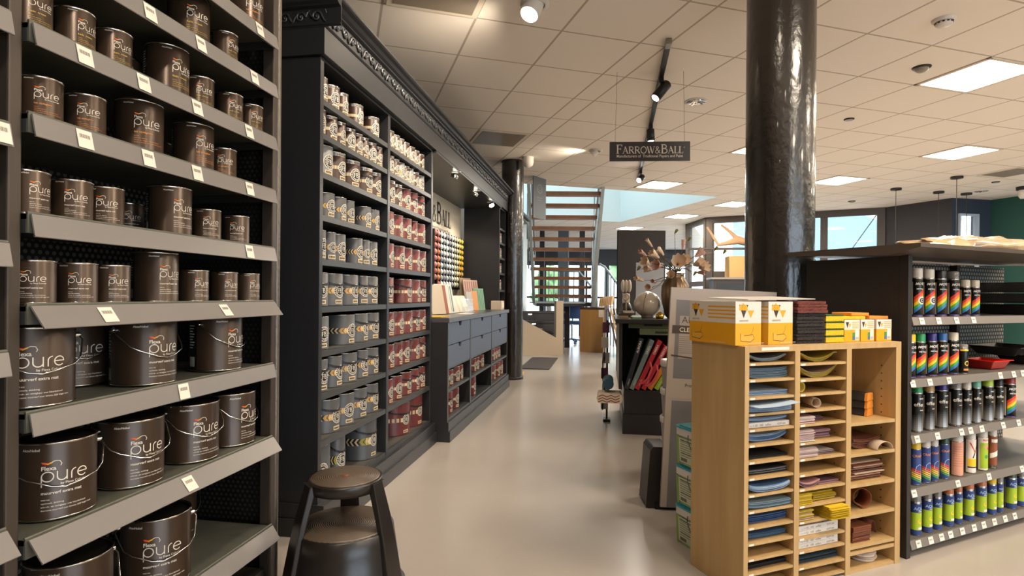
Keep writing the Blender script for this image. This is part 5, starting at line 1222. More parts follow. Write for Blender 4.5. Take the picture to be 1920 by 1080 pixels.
for k in range(3):
    tray('paint_tray', f"smoky clear paint tray, {('lowest', 'middle', 'top')[k]} of three piled on the top gondola shelf", gx(1905, .15) + .03, .16, GZ[0] + .001 + k * .056, .30, .25, .050, m_clr if k else m_bkt, .015)
tray('paint_tray', 'small red paint tray lying on the second gondola shelf', gx(1855, .09), .10, GZ[1] + .001, .155, .13, .042, m_rt, .02)
tray('paint_tray', 'black paint tray at the right of the red tray', gx(1925, .12) + .02, .12, GZ[1] + .001, .18, .2, .04, m_bkt, .02)
tray('paint_tray', 'black paint tray balanced over the red and black trays', gx(1893, .18), .19, GZ[1] + .046, .32, .22, .045, m_bkt, .03, 4)
# bag on the canopy
b = MB(); rn = random.Random(5); b.sphere((0, 0, 0), 1, 40, 0, (1, 1, 1), 22)
for i, (x, y, z) in enumerate(b.v):
    k = 1 + .10 * math.sin(7 * x + 3 * y) * math.cos(5 * z + 2 * x) + .06 * math.sin(17 * x - 11 * y + 4 * z) + .03 * math.sin(31 * y + 13 * x)
    zz = max(z * k, -.28); b.v[i] = (x * k * .52, y * k * .17, (zz + .28) * .062)
p = gl_(.75, .12, 1.2872)
t = thing('plastic_bag', 'crumpled clear plastic bag with beige contents lying on top of the gondola', 'bag', p, GAx)
b.build('bag_film', mat('bag_beige', 'c0a27c', .25, var=.3, vscale=9, bump=.5, bscale=14, coat=.8), t)
bb = MB()
for k in range(7): bb.obox((-.08 + k * .035, -.02 + .01 * (k % 2), .073 + .003 * (k % 3)), (.026, .01, .003), .3 * k, m=0)
bb.build('bag_print', m_dkp, t)

# ================================================================== STEEL STAIRS AND LANDING
m_tread = mat('tread_wood', '8a5a34', .45, var=.15, vscale=12); m_galv = mat('galvanised_steel', '9aa3a6', .4, .5); m_glassy = mat('grey_steel', '7d878b', .45, .3)
def cw(px, D, z):      # point at camera depth D and height z whose picture column is px
    p = at(px, 553, D=D); return Vector((p.x, p.y, z))
t = thing('steel_staircase', 'open steel staircase with brown wooden treads rising beyond the dark cabinet', 'staircase')
n = 11; Lt, Rt = [], []
for i in range(n):
    D = 11.0 - .186 * i; z = 1.07 + .165 * i - .01
    pl = 1004 - (4, 3.2, 3, 2, 1, .5, 0, 0, 0, 0, 0)[0] * 0
    L_ = [1004, 1000, 997, 994, 993, 991, 991, 992, 993, 995, 998][i]; R_ = [1107, 1107, 1107, 1107, 1107, 1108, 1110, 1113, 1117, 1121, 1126][i]
    a, b = cw(L_, D, z), cw(R_, D, z); Lt.append(a); Rt.append(b); d = (b - a)
    MB().obox((a + b) / 2, (d.length, .20, .055), math.atan2(d.y, d.x)).build('tread', m_tread, t)
for side, P in (('stringer', Rt), ('stringer', Lt)):
    s = 1 if P is Rt else -1; b = MB(); v = []
    for p in (P[0] + (Vector((0, .15, -.25)) if s > 0 else Vector((0, .02, -.0))), P[-1] + Vector((0, -.3, .25))):
        for dx, dz in ((0, -.15), (.05, -.15), (.05, .15), (0, .15)): v.append((p.x + s * (.01 + dx), p.y, p.z + dz))
    b.add(v, [(0, 1, 2, 3), (7, 6, 5, 4)] + [(k, (k + 1) % 4, 4 + (k + 1) % 4, 4 + k) for k in range(4)]); b.build('stringer', mat('pale_steel', 'b4bcbd', .45, .2), t)
for s, P in ((1, Rt), (-1, Lt)):
    MB().tube([P[0] + Vector((s * .03, .1, .75)), P[-1] + Vector((s * .03, -.1, .85))], .022, 10).build('handrail', m_galv, t)
    for k in range(0, n, 3): MB().tube([P[k] + Vector((s * .03, 0, 0)), P[k] + Vector((s * .03, 0, .8))], .012, 8).build('baluster', m_galv, t)
p = cw(1117, 11.0, 0); MB().box(p.x - .06, p.x + .04, p.y - .05, p.y + .05, 0, 2.2).build('post', m_galv, t, bevel=.006)
# landing, its edge and posts
la, lb = cw(994, 11.25, .93), cw(1094, 11.25, .93)
t = thing('stair_landing', 'raised grey landing at the foot of the steel stairs', 'landing')
d = lb - la; MB().obox((la + lb) / 2 + Vector((0, .9, -.04)), (d.length + .04, 1.9, .08), math.atan2(d.y, d.x)).build('deck', mat('landing_grey', '3b3c40', .5), t)
MB().obox((la + lb) / 2 + Vector((.02, -.06, -.005)), (d.length + .04, .02, .03), math.atan2(d.y, d.x)).build('edge_strip', m_white, t)
for px, D in ((1112, 11.2), (1064, 11.6)):
    p = cw(px, D, 0); MB().box(p.x - .05, p.x + .05, p.y - .05, p.y + .05, 0, .9).build('post', mat('landing_post', '2f3034', .5), t)
# landing railing with glass balusters
t = thing('landing_railing', 'grey tubular railing with slim balusters behind the open stairs', 'railing')
P = [cw(1010, 12.2, 1.62), cw(1085, 12.4, 1.60), cw(1112, 12.0, 1.22)]; MB().tube(P, .025, 10).build('handrail', m_glassy, t)
for k in range(9):
    q = P[0].lerp(P[1], k / 8); MB().tube([(q.x, q.y, .9325), (q.x, q.y, q.z)], .012, 8).build('baluster', m_glassy, t)
P = [cw(1124, 12.7, 1.78), cw(1134, 12.5, 1.70), cw(1160, 11.7, 1.28)]; MB().tube(P, .025, 10).build('handrail', m_glassy, t)
for k in range(5):
    q = P[1].lerp(P[2], k / 4 * .9); MB().tube([(q.x, q.y, 0.0), (q.x, q.y, q.z)], .014, 8).build('baluster', m_glassy, t)
# lower winding steps
m_step = mat('dark_step', '3f3c3e', .5, var=.1, vscale=10); m_beige = mat('beige_panel', 'c2ae97', .6)
SA = R(14)
f0 = at(982, 667, Z=0); f1 = at(1057, 665, Z=0); SA = math.atan2(f1.y - f0.y, f1.x - f0.x); SL = (f1 - f0).length
t = thing('lower_stairs', 'low dark stair flight with lit steps behind a beige sloping side panel', 'staircase', (f0.x, f0.y, 0), SA)
zl, zr = .64, .26
MB().prism([(-.02, 0), (SL - .06, 0), (SL - .06, zr), (-.02, zl)], 0, .03, 'Y').build('side_panel', m_beige, t)
MB().box(SL - .14, SL, .03, .13, 0, .97).build('newel_panel', m_beige, t)
for k in range(4):
    z = .175 * (k + 1) + .06; y = .10 + .22 * k
    b = MB().box(-.02, SL - .06 + .14 * k, y + .035, y + .275, z - .04, z, 0).box(-.02, SL - .08 + .14 * k, y + .06, y + .275, 0.002, z - .04, 0).build('step', m_step, t)
    if 1 <= k <= 4:
        q = MB().box(SL * .48, SL * .48 + .07, y + .048, y + .0595, z - .066, z - .050).build('step_light', mat('step_light', (1, .95, .85), .5, emit=2.5), t)
t_ = tag(MB().sphere((0, 0, 0), 1, 18, 0, (.17, .1, .03), 8).build('folded_cloth', mat('patterned_cloth', '8a7563', .9, var=.5, vscale=60), None, (f0.x + .12, f0.y + .46, .445)), 'small patterned folded cloth lying on a dark stair step', 'cloth')
# floor mat
ma, mb_, mc = at(978, 692, Z=0), at(1046, 672, Z=0), at(1030, 693, Z=0)
o = MB().box(max(ma.x - .1, -1.22), mc.x, ma.y, mb_.y, 0, .012).build('door_mat', mat('mat_grey', '4a423c', .95, bump=.4, bscale=200), None, (0, 0, 0.0005)); tag(o, 'dark grey floor mat in front of the beige stair panel', 'mat')
# hanging banner by the stairs
p = cw(1010, 8.2, 0); zt = at(1010, 333, D=8.2).z; zb = at(1010, 410, D=8.2).z
t = thing('hanging_banner', 'narrow grey hanging banner with faint emblem in front of the steel stairs', 'banner', (p.x, p.y, zb), R(62))
MB().box(-.16, .16, -.006, .006, 0, zt - zb).build('banner_board', mat('banner_grey', '6f757a', .6), t)
f = Flat(); f.ring(0, (zt - zb) * .72, .055, .065, 0, 1, 24); f.ring(0, (zt - zb) * .72, .03, .035, 0, 1, 20); f.rect(-.08, .08, (zt - zb) * .5, (zt - zb) * .51, 0, 1); f.rect(-.06, .06, (zt - zb) * .44, (zt - zb) * .45, 0, 1)
new('emblem', f.mesh('emblem', [mat('emblem_grey', '9aa0a4', .6)], lift=.0066), t)
MB().tube([(0, 0, zt - zb), (0, 0, CE - zb - .001)], .003, 6).build('hanger', m_blk, t)

# continuing dark cabinet past the column, with a sliver of its wire rack
t = thing('end_cabinet', 'dark cabinet end with cornice continuing just beyond the far column', 'cabinet')
MB().box(-1.66, -1.25, 7.42, 8.3, 0, 2.12).build('carcass', m_cab, t); MB().box(-1.66, -1.14, 7.40, 8.32, 2.121, 2.16).box(-1.66, -1.10, 7.38, 8.34, 2.161, 2.20).build('cornice', m_cab, t, bevel=.01)
t = thing('wire_rack', 'slim black wire rack of small cards just right of the far column', 'wire rack', (-1.165, 7.62, 0))
for x in (-.045, .045): MB().box(x - .004, x + .004, -.004, .004, 0.02, 1.28).build('rail', m_blk, t)
b = MB()
for k in range(15): b.box(-.045, .045, -.02, .004, .2 + k * .07, .206 + k * .07)
b.build('wires', m_blk, t)
for k in range(13): MB().obox((0, -.006, .245 + k * .07), (.07, .002, .05), 0, .1).build('card', mat(('card_white', 'card_blue', 'card_sand')[k % 3], ('cfd6da', '9db4c8', 'c2a888')[k % 3], .6), t)
MB().box(-.07, .07, -.06, .06, 0, .02).build('base', m_yel, t)

# wood board display, leaning samples
p = at(1087, 659, Z=0); q = at(1131, 662, Z=0); A = math.atan2(q.y - p.y, q.x - p.x); W_ = (q - p).length; hb = at(1092, 580, D=10.75).z
m_oak = wood_mat('oak_board', 'a87a45', 'bd9058', 2.5, (3, 3, .5)); m_oak2 = wood_mat('light_board', 'c29a66', 'd0ad7c', 2.5, (3, 3, .5))
t = thing('board_display', 'upright oak floor sample board with white tag standing beyond the aisle', 'display board', (p.x, p.y, 0), A)
MB().box(0, W_, 0, .03, 0, hb).build('board', m_oak, t, bevel=.002); MB().box(.0, W_ + .02, -.004, .12, hb + .001, hb + .045).build('top_board', mat('dark_walnut', '4a3527', .5), t)
MB().box(W_ * .80, W_ * .98, -.004, -.001, hb - .14, hb - .005).build('tag', m_paper, t); MB().box(W_ - .03, W_, .03, .11, 0, hb).build('side_board', mat('dark_walnut', '4a3527', .5), t)
for k in range(4):
    x0 = at(1150 + k * 5, 655, D=10.0).x
    o = MB().obox((0, 0, .42), (.03, .5, .86), 0, 0, R(-13)).build('floor_sample', m_oak2 if k % 2 else mat('dark_walnut', '4a3527', .5), None, (x0 + .0, 10.2, .007)); tag(o, f"{('dark', 'pale')[k % 2]} floor sample plank, {('leftmost', 'second', 'third', 'rightmost')[k]} of four leaning beside the oak board", 'sample plank', 'leaning floor sample planks')
t = thing('sample_rack', 'small tilted tan slatted sample holder on top of the oak board display', 'sample holder', cw(1126, 10.83, hb + .048), A)
for k in range(8): MB().obox((.0 + k * .035, 0, .09 + k * .006), (.012, .09, .17), 0, 0, .15).build('slat', m_oak2, t)
MB().box(-.03, .29, -.05, .05, 0, .012).build('base', m_oak, t)
# office chair glimpsed under the landing
p = cw(1073, 12.6, 0); t = thing('office_chair', 'blue office chair glimpsed under the landing', 'chair', p)
m_bl = mat('chair_blue', '2f4f80', .6)
MB().box(-.24, .24, -.24, .24, .44, .50).build('seat', m_bl, t, bevel=.02); MB().box(-.22, .22, .22, .26, .54, .82).build('backrest', m_bl, t, bevel=.015); MB().tube([(0, 0, .08), (0, 0, .44)], .025).build('column', m_chrome, t)
for k in range(5): MB().tube([(0, 0, .1), (.26 * math.cos(k * 1.2566), .26 * math.sin(k * 1.2566), .06)], .016).sphere((.26 * math.cos(k * 1.2566), .26 * math.sin(k * 1.2566), .03), .03, 8).build('leg', m_bl, t)
MB().tube([(0, .2, .5), (0, .25, .62)], .015).build('back_support', m_bl, t)

# ================================================================== DARK FREESTANDING WALL PANEL
p0, p1 = cw(1158, 8.0, 0), cw(1247, 8.0, 0); zt = at(1200, 432, D=8.0).z; A = math.atan2(p1.y - p0.y, p1.x - p0.x); W_ = (p1 - p0).length
t = thing('partition_panel', 'dark brown freestanding partition panel behind the magnolia vase', 'partition', p0, A)
MB().box(0, W_, 0, .08, 0, zt).build('panel', mat('panel_brown', '211c1b', .8), t); x0 = W_ * (1192 - 1158) / 89
MB().box(x0, W_ - .02, -.006, -.0005, .75, at(1200, 492, D=7.95).z).build('grey_board', mat('board_grey', '75777b', .6), t)

# ================================================================== DISPLAY TABLE
tz = .89
tf = at(1154, 598, Z=tz); TX0 = tf.x; TY0 = tf.y; TX1 = TX0 + .95; TY1 = TY0 + .95
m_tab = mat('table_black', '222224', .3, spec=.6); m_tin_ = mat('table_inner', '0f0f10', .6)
t = thing('display_table', 'black display table with open front full of pattern books', 'display table', (0, 0, 0))
MB().box(TX0, TX1, TY0, TY1, tz - .035, tz).build('table_top', m_tab, t, bevel=.003)
MB().box(TX0 + .03, TX0 + .055, TY0 + .03, TY1 - .03, .34, tz - .036).build('side_panel', m_tab, t); MB().box(TX1 - .055, TX1 - .03, TY0 + .03, TY1 - .03, .34, tz - .036).build('side_panel', m_tab, t)
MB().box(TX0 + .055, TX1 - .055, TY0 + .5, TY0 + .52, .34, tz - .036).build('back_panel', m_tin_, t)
MB().box(TX0 + .07, TX1 - .05, TY0 + .02, TY1 - .05, .155, .34).build('lower_box', m_tab, t); MB().box(TX0 + .06, TX1 - .04, TY0 + .0, TY1 - .03, 0, .154).build('plinth', m_tab, t)
m_olv = mat('olive_case', '5f6b4c', .6)
for i, (x0, x1, z0, z1, yy) in enumerate(((1178, 1246, 615, 603, .06), (1199, 1246, 628, 616.5, .06))):
    a, b = at(x0, z0, Y=TY0 + yy), at(x1 + 12, z1, Y=TY0 + yy)
    o_ = thing('portfolio_case', ('upper', 'lower')[i] + ' olive green portfolio case lying at the top of the table opening', 'portfolio case', (a.x, TY0 + yy, a.z), 0, 'olive portfolio cases')
    MB().box(0, b.x - a.x, 0, .34, 0, min(b.z, tz - .037) - a.z).build('case', m_olv, o_, bevel=.004); MB().box(.12, .26, -.008, -.001, .018, .030).build('handle', m_str, o_)
    if i == 0:
        MB().box(.03, .05, 0.0, .3, -(a.z - .34) + .34 - .34, -.001).build('x', m_tin_, None) if False else None
BK = [('navy', '1f2330', 1170, 1180, 1199, 627), ('slate grey', '6a7a7c', 1180, 1189, 1219, 630), ('red', 'a8232f', 1190, 1201, 1234, 631), ('crimson', 'b32a38', 1202, 1213, 1246, 642), ('orange', 'c77a1a', 1214, 1224, 1256, 655), ('lime green', '86a626', 1226, 1237, 1268, 655)]
for i, (nm, cc, xb, xb2, xt, yt) in enumerate(BK):
    Yk = TY0 + .005; a = at(xb + 4, 730, Y=Yk); b = at(xt + 4, yt + 8, Y=Yk); d = b - a; L_ = d.length; th = math.atan2(d.x, d.z)
    c = (a + b) / 2
    o_ = thing('pattern_book', f"{nm} pattern book leaning in the opening of the black table", 'book', (c.x, Yk, c.z), 0, 'leaning pattern books')
    o_.rotation_euler = (0, th, 0)
    MB().box(-.0175, .0175, 0, .3, -L_ / 2, L_ / 2).build('cover', mat('book_' + nm.replace(' ', '_'), cc, .5), o_, bevel=.002)
    f = Flat(); q = text2d(('AURORA', 'LINEN', 'OMBRA', 'ORIENTAL', 'SAFARI', 'BOTANICA')[i], .024, .01); q = [[(-y, x) for x, y in p] for p in q]; f.polys(q, .008, L_ * .22)
    f.polys([[(-y, x) for x, y in p] for p in text2d('collection', .014)], .006, -L_ * .42)
    new('spine_print', f.mesh('spine_print', [m_pt], lift=.0008), o_)
    if i in (2, 3):
        hm = mat('ribbon_red', 'c8404a', .5); P = [(-.0, -.004, .03), (.03, -.03, -.01), (.035, -.04, -.09), (.01, -.03, -.15), (-.01, -.006, -.13)]
        b_ = MB()
        for k in range(4):
            p_, q_ = P[k], P[k + 1]; b_.add([(p_[0] - .008, p_[1], p_[2]), (p_[0] + .008, p_[1] - .004, p_[2]), (q_[0] + .008, q_[1] - .004, q_[2]), (q_[0] - .008, q_[1], q_[2])], [(0, 1, 2, 3)])
        rb = b_.build('ribbon_handle', hm, o_); s = rb.modifiers.new('thick', 'SOLIDIFY'); s.thickness = .002
# on the table
m_cer = mat('cream_ceramic', 'cfc2b4', .18, coat=.6)
vc = at(1214, 573, D=4.75); r = .112
t = thing('round_vase', 'round cream ceramic vase with a single stem on the black table', 'vase', (vc.x, vc.y, tz + .0005))
MB().lathe([(.001, 0), (r * .45, 0)] + [(r * math.cos(R(a)), r * .97 + r * .97 * math.sin(R(a))) for a in range(-62, 72, 8)] + [(.025, r * 1.93), (.022, r * 1.9), (.001, r * 1.7)], 40).build('body', m_cer, t)
m_twig = mat('twig_brown', '54463a', .7); m_petal = mat('magnolia_petal', 'dcc4aa', .55, var=.1, vscale=18); m_petp = mat('magnolia_pink', 'cfa898', .55); m_bud = mat('olive_leaf', '7d7a3c', .6)
m_brz = mat('bronze_vase', '6f5a45', .28, .6, bump=.2, bscale=12, stretch=(1, 1, .2))
vb = at(1266, 575, D=4.62)
t = thing('bronze_vase', 'tall fluted bronze vase holding magnolia branches on the black table', 'vase', (vb.x, vb.y, tz + .0005))
hv = at(1266, 512, D=4.62).z - tz; b = MB(); b.lathe([(.001, 0), (.06, 0), (.078, .02), (.104, hv * .35), (.110, hv * .52), (.104, hv * .72), (.076, hv * .88), (.066, hv * .94), (.078, hv), (.066, hv), (.05, hv * .95), (.001, hv * .9)], 48)
for i, (x, y, z) in enumerate(b.v):
    a = math.atan2(y, x); k = 1 + .045 * math.sin(12 * a + z * 6) * (1 if z < hv * .88 else .3); b.v[i] = (x * k, y * k, z)
b.build('body', m_brz, t)
# magnolia
vt = Vector((vb.x, vb.y, tz + hv * .92))
t = thing('magnolia_branches', 'spray of pale pink magnolia blossom branching out of the bronze vase', 'flowers', vt)
def petal_flower(b, c, d, s, openness=.5, n=6, m=0):
    """cup of curved petals pointing along d"""
    q = Vector(d).normalized().to_track_quat('Z', 'Y').to_matrix()
    for k in range(n):
        a = 2 * math.pi * k / n + random.random() * .5; rows = []
        for j in range(5):
            u = j / 4; w_ = s * .46 * math.sin(math.pi * (.12 + .84 * u)); rr = s * (.10 + openness * .55 * math.sin(u * 1.5)); z = s * u * (1 - .12 * openness)
            for e in (-1, 0, 1):
                al = a + e * w_ / max(rr, s * .18) * .8; rad_ = rr * (1 - .08 * abs(e)); rows.append(Vector(c) + q @ Vector((rad_ * math.cos(al), rad_ * math.sin(al), z)))
        f = []
        for j in range(4):
            for e in range(2): o = j * 3 + e; f.append((o, o + 1, o + 4, o + 3))
        b.add(rows, f, m, True)
FLW = [(1212, 480, 4.5, .075, .3), (1217, 495, 4.4, .08, .6), (1236, 484, 4.6, .085, .55), (1239, 500, 4.5, .08, .7), (1223, 506, 4.55, .07, .6), (1223, 463, 4.6, .075, .2), (1280, 468, 4.6, .075, .25), (1270, 496, 4.4, .10, .8), (1277, 493, 4.5, .085, .7), (1303, 482, 4.6, .08, .6), (1300, 497, 4.5, .085, .7), (1310, 503, 4.5, .08, .7), (1306, 511, 4.55, .06, .5), (1206, 527, 4.35, .085, .22), (1221, 541, 4.3, .075, .4), (1228, 530, 4.35, .06, .3), (1258, 520, 4.35, .08, .5), (1245, 479, 4.7, .075, .5)]
tip0 = vt + Vector((0, 0, hv * .10)); tb = MB(); fb = MB()
random.seed(11)
for i, (px, py, D, s, op) in enumerate(FLW):
    e = at(px, py, D=D); mid = tip0.lerp(e, .55) + Vector((random.uniform(-.02, .02), random.uniform(-.02, .02), .03 if py < 520 else -.02))
    P = [(vt + Vector((0, 0, 0))) - vt, tip0 - vt, mid - vt, e - vt]; pts = []
    for k in range(11):
        u = k / 10 * 3; j = min(2, int(u)); w_ = u - j; pts.append(P[j].lerp(P[j + 1], w_) + Vector((0, 0, .006 * math.sin(k * 2.1 + i))))
    tb.tube(pts, [.0042 - .0002 * k for k in range(11)], 6)
    d = (e - mid).normalized() + Vector((0, -.1, .35)); fl = MB(); petal_flower(fl, e - vt, d, s * 1.18, op, 8 if op > .3 else 5)
    o_ = fl.build('blossom' if op > .3 else 'bud', m_petal if i % 3 else m_petp, t); sm = o_.modifiers.new('thick', 'SOLIDIFY'); sm.thickness = .0012; o_.modifiers.new('smooth', 'SUBSURF').render_levels = 1
for (px, py, D) in ((1265, 438, 4.7), (1290, 452, 4.8), (1356, 476, 4.7), (1340, 470, 4.7), (1300, 517, 4.5), (1195, 507, 4.5)):
    e = at(px, py, D=D) - vt; P = [tip0 - vt, (tip0 - vt).lerp(e, .5) + Vector((0, 0, .05)), e]; tb.tube([P[0], P[0].lerp(P[1], .5), P[1], P[1].lerp(P[2], .5) + Vector((0, 0, .01)), P[2]], [.003, .0028, .0024, .002, .0014], 6)
    lf = MB(); petal_flower(lf, e, (.3, -.2, .5), .045, .4, 3); o_ = lf.build('leaf_bud', m_bud, t); o_.modifiers.new('thick', 'SOLIDIFY').thickness = .001
tb.build('twigs', m_twig, t)
lf = MB()
for k in range(34):
    a = random.uniform(0, 6.28); c = (tip0 - vt) + Vector((.07 * math.cos(a), .07 * math.sin(a), random.uniform(.0, .1))); d = Vector((math.cos(a), math.sin(a), random.uniform(.1, .9))).normalized(); sd = d.cross(Vector((0, 0, 1))).normalized() * .010; l = random.uniform(.04, .09)
    lf.add([c, c + d * l * .5 + sd, c + d * l, c + d * l * .5 - sd], [(0, 1, 2, 3)])
o_ = lf.build('leaves', m_bud, t); o_['kind'] = 'stuff'; o_.modifiers.new('thick', 'SOLIDIFY').thickness = .001
# single stem lying against the round vase
st = [at(1205, 583, D=4.58), at(1209, 560, D=4.55), at(1213, 548, D=4.55), at(1240, 534, D=4.5)]
o_ = MB().tube([p for p in st], [.0022, .0022, .002, .0016], 6).build('loose_twig', m_twig); tag(o_, 'thin bare twig resting across the round cream vase', 'twig')
# small things on the table's left
p = at(1186, 590, D=4.55); t = thing('notepad', 'small pale green notepad on the black table left of the round vase', 'notepad', (p.x + .02, TY0 + .08, tz + .0005), R(10)); MB().box(-.035, .035, -.05, .05, 0, .012).build('cover', mat('pad_green', '6f8f72', .6), t); MB().box(-.032, .032, -.047, .047, .0122, .016).build('pages', mat('pad_page', 'a9bda4', .6), t)
p = at(1174, 560, D=4.9); t = thing('white_ornament', 'white winged ornament on a dark jar on the black table', 'ornament', (p.x, p.y, tz + .0005))
MB().lathe([(.001, 0), (.05, 0), (.055, .05), (.04, .1), (.03, .12), (.001, .12)], 26).build('jar', mat('smoky_jar', '3d3530', .2, coat=.5), t)
b = MB(); b.tube([(0, 0, .12), (0, 0, .2)], .03, 16)
for s in (-1, 0, 1): b.sphere((s * .028, 0, .265), 1, 12, 0, (.018, .022, .055), 8)
b.build('wings', m_cer, t)
b = MB(); P = arc(0, 0, .024, 0, 360, 18); b.tube([(x, -.05, .17 + z) for x, z in P[:-1]], .006, 8, closed=True); b.tube([(0, -.05, .0), (0, -.05, .146)], .004); b.build('ring', m_cer, t)
for i, (px, w_, h_, c_) in enumerate(((1168, .09, .018, 'b09070'), (1172, .11, .02, '4a3a30'), (1178, .08, .016, 'cbbba8'))):
    p = at(px, 585, D=4.66 + .0 * i); o_ = MB().box(-w_ / 2, w_ / 2, -.05, .05, 0, h_).build('sample_booklet', mat('booklet_%s' % c_, c_, .6), None, (p.x, TY0 + .26, tz + .0005 + sum((.018, .02, .016)[:i]) + i * .001), R(5 * i - 4), bevel=.001)
    tag(o_, f"small {('tan', 'dark brown', 'cream')[i]} booklet in the little pile on the table's left corner", 'booklet', 'small booklets on the black table')
p = at(1237, 590, D=4.5); t = thing('brass_bell', 'small yellow brass pot between the two vases', 'ornament', (p.x, p.y, tz + .0005)); MB().lathe([(.001, 0), (.03, 0), (.034, .02), (.026, .035), (.02, .04)], 24).build('bowl', mat('brass', 'a98a35', .25, .9), t); MB().lathe([(.02, .041), (.012, .052), (.001, .055)], 20).build('lid', mat('brass', 'a98a35', .25, .9), t)
# things hung and stacked on the table's left side
p = at(1148, 726, D=4.95)
o_ = MB().tube([(0, -.10, 0), (0, .16, 0)], .042, 20).build('wallpaper_roll', mat('teal_roll', '27495a', .5), None, (TX0 - .05, TY0 + .17, .37)); tag(o_, 'dark teal roll beside the table, above the zigzag patterned roll', 'roll')
t = thing('patterned_bolster', 'red and cream zigzag patterned bolster sticking out from under the table', 'bolster', (TX0 + .005, TY0 + .11, .292), R(90))
b = MB().prism([(-.09, -.035), (.09, -.035), (.10, 0), (.09, .035), (-.09, .035), (-.10, 0)], -.08, .12, 'Y'); b.build('fabric', mat('cream_fabric', 'cdbfae', .9), t, bevel=.006)
f = Flat()
for k in range(3):
    z = -.028 + k * .021
    f.polys(stroke([(-.088, z), (-.055, z + .014), (-.022, z), (.011, z + .014), (.044, z), (.077, z + .014)], .0065), 0, 0, 0, 1)
new('zigzag', f.mesh('zigzag', [mat('zigzag_red', '7d2f22', .9)], lift=.0), t, (0.0, .125, 0), R(180)); new('zigzag', bpy.data.objects['zigzag'].data, t, (0, -.081, 0), 0)
o_ = bpy.data.objects['patterned_bolster']; o_.rotation_euler = (0, 0, 0); o_.location = (TX0 - .04, TY0 + .10, .265)
t = thing('wire_card_stand', 'slim stand of small cards and cables at the left side of the black table', 'card stand', (TX0 - .06, TY0 + .45, 0))
MB().box(-.03, .03, -.05, .05, 0, .02).build('base', m_blk, t); MB().tube([(0, 0, .02), (0, 0, .86)], .008).build('pole', m_blk, t)
for k in range(6): MB().obox((-.02 + .01 * (k % 2), -.03, .15 + k * .13), (.06, .01, .09), .2 * (k % 3)).build('card', mat('stand_card_%d' % (k % 3), ('8d8a86', 'b5ada3', '5c2f45')[k % 3], .6), t)
b = MB()
for k in range(3): b.tube([(-.03 - .01 * math.sin(j * .9 + k), -.06 + .012 * math.cos(j * 1.3 + k * 2), .1 + .045 * j) for j in range(12)], .003, 6)
b.build('cables', m_blk, t)

# ================================================================== COUNTER TOP: BOOKS AND LEAFLETS
def leaning(name, lab, px, py, D, w_, h_, th, lean, yaw, col, X=-1.45, y=None, group='leaflets on the slate counter', stripes=None):
    y = at(px, py, X=X).y if y is None else y
    o_ = thing(name, lab, 'book', (X, y, CT + .001), 0, group); o_.rotation_euler = (0, 0, R(yaw))
    b = MB().obox((0, 0, 0), (th, w_, h_)); M = Matrix.Rotation(R(-lean), 4, 'Y'); b.xf(M); mz = min(v[2] for v in b.v); b.xf(Matrix.Translation((0, 0, -mz))); b.build('cover', mat('cover_' + col, col, .5), o_)
    if stripes:
        s = MB()
        for k in range(6): s.obox((th / 2 + .0006, -w_ / 2 + w_ * (.12 + .15 * k), 0), (.001, w_ * .06, h_ * .9))
        s.xf(M); s.xf(Matrix.Translation((0, 0, -mz))); s.build('stripes', mat('stripe_' + stripes, stripes, .6), o_)
    return o_
LB = [('b8a893', 818, .19, .25, 'white'), ('8a4a34', 824, .19, .25, None), ('cfc9be', 829, .2, .26, None), ('c9cfcd', 836, .2, .26, '4f6a70')]
for i, (c_, px, w_, h_, st_) in enumerate(LB): leaning('sample_book', f"{('tan', 'russet', 'white', 'white and green striped')[i]} upright sample book on the counter, {('first', 'second', 'third', 'fourth')[i]} from the cabinet", px, 575, 0, w_, h_, .018, 12, -20, c_, -1.40 + .0 * i, stripes='4f6a70' if st_ == '4f6a70' else None)
for i in range(6): leaning('colour_card', f"cream colour card, {ordn(i)} in the leaning row behind the clear holder on the counter", 846 + i * 4.2, 575, 0, .16, .17, .006, 24, -18, ('d0c6b6', 'bdb6a9')[i % 2], -1.40)
leaning('pattern_brochure', 'pink patterned brochure standing tall on the counter', 884, 560, 0, .26, .34, .012, 10, -25, 'b09488', -1.52, stripes='8a5f58')
leaning('pattern_brochure', 'dark tan brochure behind the pink one on the counter', 874, 560, 0, .2, .36, .012, 8, -25, '8a7860', -1.58)
leaning('leaflet_book', 'orange leaflet standing beside the green one on the counter', 889, 570, 0, .10, .21, .01, 10, -30, 'c98a55', -1.38)
leaning('leaflet_book', 'green illustrated leaflet at the far end of the counter', 898, 570, 0, .16, .24, .01, 10, -30, '6f9a84', -1.38, stripes='557f62')
leaning('leaflet_book', 'grey leaflet standing in the clear holder on the counter', 880, 572, 0, .10, .20, .012, 10, -20, 'a9a9aa', -1.38)
y_ = at(870, 585, X=-1.30).y
t = thing('leaflet_holder', 'clear acrylic leaflet holder on the counter', 'leaflet holder', (-1.26, y_, CT + .001), R(0)); m_acr = mat('clear_acrylic', 'dfe6e8', .05, alpha=.25, coat=.5)
MB().box(-.004, 0, -.2, .2, .004, .13).build('front_plate', m_acr, t); MB().box(-.02, .03, -.2, .2, 0, .004).build('base_plate', m_acr, t)
o_ = MB().box(-.06, .06, -.14, .14, 0, .004).build('open_leaflet', mat('open_leaflet', 'c9cac8', .4), None, (-1.19, at(850, 590, X=-1.3).y, CT + .001), R(8)); tag(o_, 'open white leaflet lying flat near the front edge of the counter', 'leaflet')
o_ = MB().box(-.09, .09, -.12, .12, 0, .006).build('yellow_book', mat('yellow_book', 'c9a52a', .5), None, (-1.27, Y2 + .15, CT + .001), R(0)); tag(o_, 'thin yellow booklet lying flat at the near corner of the counter', 'booklet')
